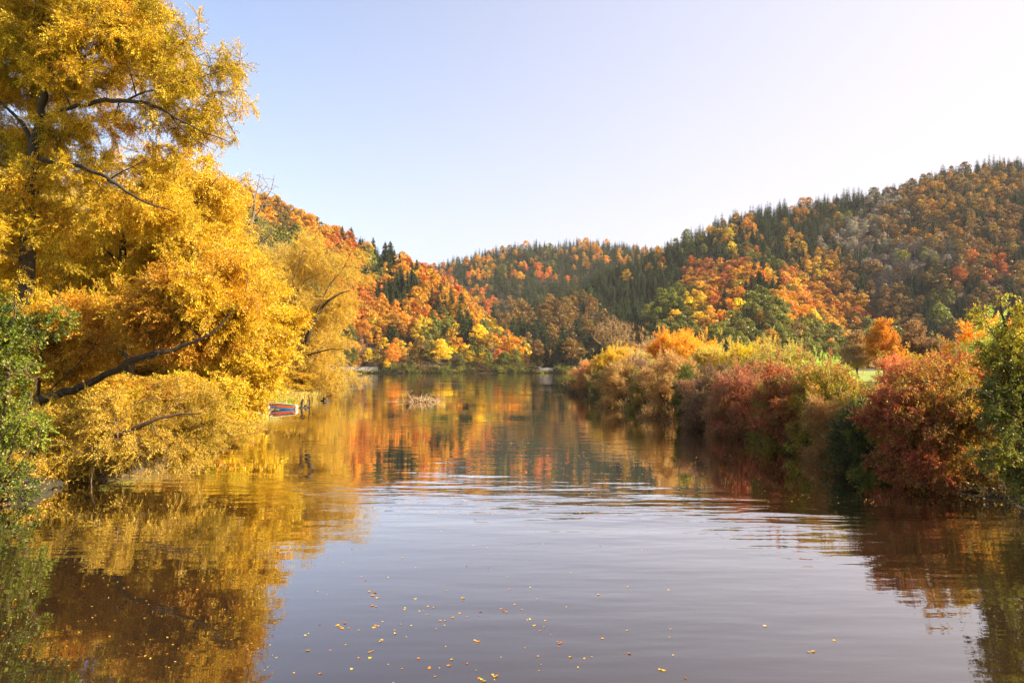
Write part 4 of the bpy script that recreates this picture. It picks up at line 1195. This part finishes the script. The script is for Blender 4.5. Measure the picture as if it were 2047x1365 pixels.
def brush():
    rng = np.random.default_rng(33); d = 78; c = P(850, 803, d)
    root = empty('dead_brush', (c[0], c[1], -.1), 'pale dead branches of a drowned bush sticking out of the lake', 'dead bush'); root.scale = (1.25, 1.2, .72)
    mb = MB(); L = []
    for i in range(46):
        a = rng.uniform(0, 2 * pi); el = rng.uniform(.15, 1.25); ln = rng.uniform(.9, 2.3) * (1.15 - .35 * math.sin(el))
        b = np.array([rng.normal(0, .9), rng.normal(0, .35), 0])
        dr = np.array([math.cos(a) * math.cos(el) * 1.2, math.sin(a) * math.cos(el) * .8, math.sin(el)])
        if dr[0] > .3: ln *= 1.15
        p1 = b + dr * ln * .5 + rng.normal(0, .12, 3); p2 = b + dr * ln + rng.normal(0, .15, 3) + [0, 0, -.15]
        l = limb([(*b, .042), (*p1, .03), (*p2, .015)], rng, 8, .02); L.append(l)
    P_ = np.array([l[:, :3] for l in L]); R_ = np.array([l[:, 3] for l in L])
    tubes(mb, P_, R_, 5)
    tg = np.concatenate([l[rng.integers(3, 8, 4), :3] + rng.normal(0, .28, (4, 3)) for l in L])
    br, rr = grow(L, tg, rng, 0, 1.5, K=4)
    tw = MB(); tubes(tw, br, np.maximum(rr, .014), 4)
    mb.build('branch_sprays', M['dead'], root, smooth=True); tw.build('twig_sprays', M['dead'], root)
    lg = MB(); l = limb([(-1.0, .1, .10, .05), (0, -.05, .13, .07), (1.2, .1, .10, .05)], rng, 10, .02); tubes(lg, l[None, :, :3], l[None, :, 3], 8)
    lg.build('log', M['bark'], root, smooth=True)


def driftwood():
    rng = np.random.default_rng(61)
    for px, py, d, lab in ((452, 876, 38, 'tangle of brown dead twigs at the foot of the left bank'), (150, 955, 24.3, 'dead branch lying on the mud right of the dark rocks')):
        c = P(px, py, d); root = empty('driftwood_branch', (c[0], c[1], .02), lab, 'branch')
        L = []
        for i in range(7):
            a = rng.uniform(-.6, .9) + (pi if i % 3 == 0 else 0); ln = rng.uniform(.8, 1.9)
            L.append(limb([(0, 0, .05, .045), (math.cos(a) * ln * .5, math.sin(a) * ln * .3, rng.uniform(.1, .4), .03), (math.cos(a) * ln, math.sin(a) * ln * .5, rng.uniform(-.05, .5), .01)], rng, 8, .03))
        m = MB(); tubes(m, np.array([l[:, :3] for l in L]), np.array([l[:, 3] for l in L]), 5); m.build('branch_sprays', M['dead_tan'], root, smooth=True)
        tg = np.concatenate([l[rng.integers(3, 8, 5), :3] + rng.normal(0, .22, (5, 3)) for l in L]); tg[:, 2] = np.abs(tg[:, 2])
        br, rr = grow(L, tg, rng, 0, 1.2, K=4); m = MB(); tubes(m, br, np.maximum(rr, .009), 3); m.build('twig_sprays', M['dead_tan'], root)


def bird():
    import bmesh
    c = P(1154, 781.5, 112); root = empty('water_bird', (c[0], c[1], 0), 'small white bird floating beside the tip of the right bank', 'bird', rz=2.9)
    me = bpy.data.meshes.new('body'); o = bpy.data.objects.new('body', me); COL.objects.link(o); o.parent = root
    V = [(-.42, 0, .17), (-.28, 0, .13), (-.05, 0, .1), (.16, 0, .11), (.24, 0, .17), (.25, 0, .25), (.31, 0, .28), (.385, 0, .265)]
    E = [(i, i + 1) for i in range(7)]; me.from_pydata(V, E, [])
    o.modifiers.new('skin', 'SKIN'); sk = me.skin_vertices[0].data
    for i, r in enumerate([.02, .09, .135, .1, .055, .042, .052, .012]): sk[i].radius = (r * 1.0, r)
    sk[2].use_root = True
    s = o.modifiers.new('sub', 'SUBSURF'); s.levels = 2; s.render_levels = 2
    me.materials.append(M['feather'])
    for sd in (-1, 1):
        m = MB(); x = np.linspace(-.42, .14, 9); w = np.sin(np.linspace(.15, pi - .1, 9)) * .07
        a = np.stack([x, np.full(9, sd * .11), .16 + w], 1); b = np.stack([x, np.full(9, sd * .135), .16 - w * .6], 1)
        i = np.arange(8); v = np.concatenate([a, b, a - [0, sd * .03, 0], b - [0, sd * .03, 0]])
        m.add(v, np.concatenate([np.stack([i, i + 1, i + 10, i + 9], 1), np.stack([i + 18, i + 27, i + 28, i + 19], 1), np.stack([i, i + 18, i + 19, i + 1], 1), np.stack([i + 9, i + 10, i + 28, i + 27], 1)]))
        m.build('wing', M['feather'], root, smooth=True)
    m = MB(); tubes(m, np.array([[[.36, 0, .27], [.42, 0, .26], [.46, 0, .25]]]), np.array([[.018, .012, .004]]), 6); m.build('beak', M['beak'], root)


def walls_and_road():
    # lakeside road on a strip of the far bank
    xs = np.linspace(-150, 70, 120); yc = YF(xs) + 9.5
    mb = MB(); z = np.maximum(land(xs, yc - 2.4), land(xs, yc + 2.4)); z = np.minimum(z, 3.2) + .05
    a = np.stack([xs, yc - 2.6, z], 1); b = np.stack([xs, yc + 2.6, z], 1)
    i = np.arange(119); skirt = a - [0, .02, 1.2]
    mb.add(np.concatenate([a, b, skirt]), np.concatenate([np.stack([i, i + 1, i + 121, i + 120], 1), np.stack([i, i + 240, i + 241, i + 1], 1)]))
    o = mb.build('road', M['asphalt']); o['kind'] = 'structure'

    def parapet(p0, p1, lab, hgt, mat='concrete'):
        x0 = (p0 - CX) / F * 424; x1 = (p1 - CX) / F * 424
        zz = 2.2
        root = empty('parapet_wall', ((x0 + x1) / 2, float(YF(np.array([(x0 + x1) / 2]))[0]) + 5.2, zz), lab, 'wall')
        L = x1 - x0
        m = MB(); box(m, (0, 0, hgt / 2 - .5), (L, .35, hgt + 1)); m.build('wall_body', M[mat], root)
        m = MB(); box(m, (0, 0, hgt + .06), (L + .2, .5, .12)); m.build('coping', M[mat], root)
        n = max(2, int(L / 4))
        for k in range(n):
            m = MB(); box(m, (-L / 2 + (k + .5) * L / n, -.2, hgt / 2 - .5), (.35, .12, hgt + .9)); m.build('buttress', M[mat], root)
    parapet(672, 762, 'long white wall by the road on the far shore beyond the willow point', 1.7)
    parapet(1079, 1106, 'short pale grey wall by the road between headland and yellow shore tree', .9)
    # guard rail between
    x0 = (742 - CX) / F * 424; x1 = (905 - CX) / F * 424
    y0 = float(YF(np.array([x0]))[0]) + 5.5; y1 = float(YF(np.array([x1]))[0]) + 5.5
    root = empty('guard_rail', (x0, y0, 2.5), 'thin steel guard rail along the lakeside road under the left hill', 'guard rail')
    L = math.hypot(x1 - x0, y1 - y0); root.rotation_euler[2] = math.atan2(y1 - y0, x1 - x0)
    prof = np.array([(0, .45), (-.05, .50), (0, .56), (0, .60), (-.05, .66), (0, .72), (.02, .72), (.02, .45)])
    v = np.concatenate([np.stack([np.full(8, xx), prof[:, 0], prof[:, 1]], 1) for xx in (0, L)])
    m = MB(); i = np.arange(8); m.add(v, np.stack([i, (i + 1) % 8, (i + 1) % 8 + 8, i + 8], 1)); m.build('rail', M['steel'], root)
    for k in range(13):
        m = MB(); box(m, (L * (k + .3) / 13, .08, .2), (.1, .1, 1.1)); m.build('post', M['steel'], root)


boat(); brush(); driftwood(); bird(); walls_and_road()
stump(602, 817, 66.5, .12, .95, 'dark leaning stump right beside the boat', .2)
stump(611, 816, 67, .2, .35, 'squat rotten stump second from the boat', 0)
stump(619, 815, 67.5, .07, 1.3, 'thin split stump third from the boat', -.1)
stump(650, 803, 80, .3, .5, 'dark stump at the grassy tip beyond the boat', .1)
for a in [(48, 968, 21.6, .55, 'largest dark mossy rock at the foot of the left bank', 2), (25, 975, 21.2, .4, 'mossy rock left of the largest rock under the green shrub', 3), (78, 968, 22.3, .38, 'small dark rock right of the largest rock on the left bank', 4), (110, 966, 22.8, .28, 'smallest rock at the waterline of the left bank', 6)]:
    rock(a[0], a[1], a[2], a[3], a[4], a[5])


def floating_leaves():
    rng = np.random.default_rng(55)
    shapes = []
    for i in range(4):
        n = 15; a = np.linspace(0, 2 * pi, n, endpoint=False)
        r = (.55 + .45 * np.abs(np.cos(a * 2.5)) ** .8) if i % 2 == 0 else (.45 + .55 * np.abs(np.cos(a)) ** 1.2)
        r = r * rng.uniform(.9, 1.1, n)
        v = np.stack([np.cos(a) * r, np.sin(a) * r, .12 * r ** 2 * (1 + .8 * np.sin(a * 2 + i))], 1)
        v = np.concatenate([v, [[0, 0, 0]]]); m = MB(); m.add(v, [[n, k, (k + 1) % n] for k in range(n)])
        st = np.array([[[0, 0, .02], [-.6, 0, .05], [-1.15, .1, .12]]]); m2 = m; tubes(m2, st, np.array([[.03, .025, .02]]), 4)
        shapes.append(m.mesh('fallen_leaf', M['leaf_thick']))
    pos = [(1007, 1221), (1002, 1217), (1012, 1223), (680, 1253), (675, 1250), (684, 1256), (750, 1250), (748, 1254), (760, 1282), (763, 1279), (955, 1282), (950, 1280), (990, 1352), (994, 1350), (985, 1349), (963, 1358), (968, 1361), (958, 1356), (858, 1335), (903, 1318), (897, 1330), (1118, 1286), (1122, 1284), (1204, 1276), (1140, 1313), (1168, 1316), (1319, 1338), (1327, 1340), (1370, 1355), (703, 1337), (740, 1315), (739, 1303), (744, 1210), (830, 1197), (924, 1195), (927, 1196), (855, 1212), (1196, 1188), (960, 1222), (1258, 1306), (1529, 1251), (1668, 1280), (1617, 1303), (1625, 1302), (750, 1184), (745, 1190), (755, 1195), (738, 1182), (1060, 1238), (1068, 1250), (690, 1245), (610, 1270), (615, 1300), (640, 1346), (880, 1240), (905, 1234), (790, 1266), (1090, 1240)]
    n0 = len(pos)
    for _ in range(120):
        y = 1030 + 335 * rng.random() ** .8; x = rng.normal(900, 220)
        if 560 < x < 1600: pos.append((x, y))
    for _ in range(16): pos.append((rng.uniform(40, 560), rng.uniform(1010, 1330)))
    cols = dict(golden=(.78, .46, .05), orange=(.75, .27, .03), rust=(.34, .13, .04), yellow=(.72, .6, .08), pale=(.75, .5, .28))
    G = {}
    for i, (x, y) in enumerate(pos):
        big = i < n0
        c = rng.choice(list(cols), p=[.4, .2, .1, .15, .15])
        cx = 'open water' if x < 1300 else 'bright water before the right bank'
        if y > 1270: r = 'nearest the camera'
        elif y > 1170: r = 'a little way out'
        elif y > 1080: r = 'further out'
        else: r = 'by the hill reflections'
        col = 'far left' if x < 620 else ('left part' if x < 820 else ('middle' if x < 1020 else ('right of the middle' if x < 1250 else 'right part')))
        ph = f'{c} leaf afloat {r}, {col}'
        G.setdefault(ph, []).append((x, y, c, big))
    for ph, L in G.items():
        L.sort()
        for i, (x, y, c, big) in enumerate(L):
            d = H0 * F / (y - HY)
            o = bpy.data.objects.new('fallen_leaf', shapes[int(rng.integers(0, 4))]); COL.objects.link(o)
            s = rng.uniform(.022, .034) if big else rng.uniform(.010, .022)
            s *= max(1, d / 11)** .4
            o.location = ((x - CX) / F * d, d, .006); o.scale = (s, s, s); o.rotation_euler = (rng.normal(0, .08), rng.normal(0, .08), rng.uniform(0, 6.28))
            o.color = (*(np.array(cols[c]) * rng.uniform(.8, 1.15)), 1)
            o['label'] = ph if len(L) == 1 else (f'{ph}, {ORD[i]} from left' if i < len(L) - 1 else f'{ph}, rightmost')
            o['category'] = 'leaf'; o['group'] = 'leaves floating on the water'
    # specks of leaf litter too far out to tell apart
    n = 2600; y = rng.uniform(775, 1030, n); x = rng.uniform(380, 1750, n) + rng.normal(0, 20, n)
    x2 = rng.uniform(0, 560, 300); y2 = rng.uniform(960, 1340, 300); x = np.r_[x, x2]; y = np.r_[y, y2]; n = len(x)
    d = H0 * F / (y - HY); X = (x - CX) / F * d
    dens = vnoise(X / 5, d / 5, 77) + .5 * vnoise(X / 1.3, d / 1.3, 78)
    k = (X > XL(d) + .3) & (X < XR(d) - .3) & (dens > -.05); X, d = X[k], d[k]; n = len(X)
    s = rng.uniform(.015, .035, n) * np.clip(d / 20, .7, 2.2); a = rng.uniform(0, 6.28, n)
    u = np.stack([np.cos(a), np.sin(a), np.full(n, .1)], 1) * s[:, None]; w = np.stack([-np.sin(a), np.cos(a), np.full(n, .15)], 1) * s[:, None] * .6
    p = np.stack([X, d, np.full(n, .008)], 1)
    mb = MB(); mb.add(np.stack([p - u, p - w * [1, 1, -1], p + u, p + w], 1).reshape(-1, 3), np.arange(n * 4).reshape(-1, 4), np.array(list(cols.values()))[rng.integers(0, 5, n)])
    o = mb.build('leaves', M['leaf_thick'], tint=True); o['kind'] = 'stuff'; o['label'] = 'specks of fallen leaves drifting on the lake'; o['category'] = 'leaf litter'


floating_leaves()

# ------------------------------------------------------------------ haze
mb = MB(); box(mb, (0, 600, 190), (3600, 2600, 388))
m, nt, out = new_mat('haze_air')
v = nt.nodes.new('ShaderNodeVolumePrincipled')
v.inputs['Color'].default_value = (.93, .93, 1.0, 1); v.inputs['Density'].default_value = .00005; v.inputs['Anisotropy'].default_value = 0.0
nt.links.new(v.outputs[0], out.inputs['Volume'])
hz = mb.build('haze', m); hz['kind'] = 'stuff'; hz['label'] = 'thin autumn haze over the valley'; hz['category'] = 'haze'

# ------------------------------------------------------------------ light, sky, camera
AZ, EL = radians(101), radians(27)
w = bpy.data.worlds.new('World'); sc.world = w; w.use_nodes = True
nt = w.node_tree; bg = nt.nodes['Background']
sky = nt.nodes.new('ShaderNodeTexSky'); sky.sky_type = 'NISHITA'; sky.sun_disc = False
sky.sun_elevation = EL; sky.sun_rotation = AZ; sky.air_density = 1.0; sky.dust_density = 3.6; sky.ozone_density = 1.0
tn = nt.nodes.new('ShaderNodeMix'); tn.data_type = 'RGBA'; tn.blend_type = 'MULTIPLY'; tn.inputs[0].default_value = 1; tn.inputs[7].default_value = (1.04, .965, 1.0, 1)
nt.links.new(sky.outputs[0], tn.inputs[6])
veil = nt.nodes.new('ShaderNodeMix'); veil.data_type = 'RGBA'; veil.inputs[0].default_value = .15; veil.inputs[7].default_value = (2.95, 2.66, 2.74, 1)
# high thin haze: thicker low down and on the sunward side of the sky
tcw = nt.nodes.new('ShaderNodeTexCoord'); dp = nt.nodes.new('ShaderNodeVectorMath'); dp.operation = 'DOT_PRODUCT'; dp.inputs[1].default_value = (.75, 0, -.5)
nt.links.new(tcw.outputs['Generated'], dp.inputs[0]); fa = nt.nodes.new('ShaderNodeMath'); fa.operation = 'ADD'; fa.use_clamp = True; fa.inputs[1].default_value = .52
nt.links.new(dp.outputs['Value'], fa.inputs[0]); nt.links.new(fa.outputs[0], veil.inputs[0])
nt.links.new(tn.outputs[2], veil.inputs[6]); nt.links.new(veil.outputs[2], bg.inputs[0]); bg.inputs[1].default_value = .104
sl = bpy.data.lights.new('sun', 'SUN'); sl.energy = 5.0; sl.angle = radians(.5); sl.color = (1, .82, .56)
so = bpy.data.objects.new('sun', sl); COL.objects.link(so)
import mathutils
dv = mathutils.Vector((math.sin(AZ) * math.cos(EL), math.cos(AZ) * math.cos(EL), math.sin(EL)))
so.rotation_euler = dv.to_track_quat('Z', 'Y').to_euler(); so.location = (60, -20, 80)

cam = bpy.data.cameras.new('camera'); co = bpy.data.objects.new('camera', cam); COL.objects.link(co); sc.camera = co
cam.sensor_width = 36; cam.lens = F / 2047 * 36; cam.clip_end = 20000; cam.clip_start = .1
cam.shift_y = (HY - 682.5) / 2047
co.location = (0, 0, H0); co.rotation_euler = (pi / 2, 0, 0)
sc.view_settings.view_transform = 'Standard'; sc.view_settings.look = 'None'; sc.view_settings.gamma = 1
sc.view_settings.exposure = 1.78
sc.cycles.max_bounces = 6; sc.cycles.diffuse_bounces = 3; sc.cycles.glossy_bounces = 3; sc.cycles.transmission_bounces = 4; sc.cycles.volume_bounces = 0
sc.cycles.use_denoising = True
sc.cycles.caustics_reflective = False; sc.cycles.caustics_refractive = False
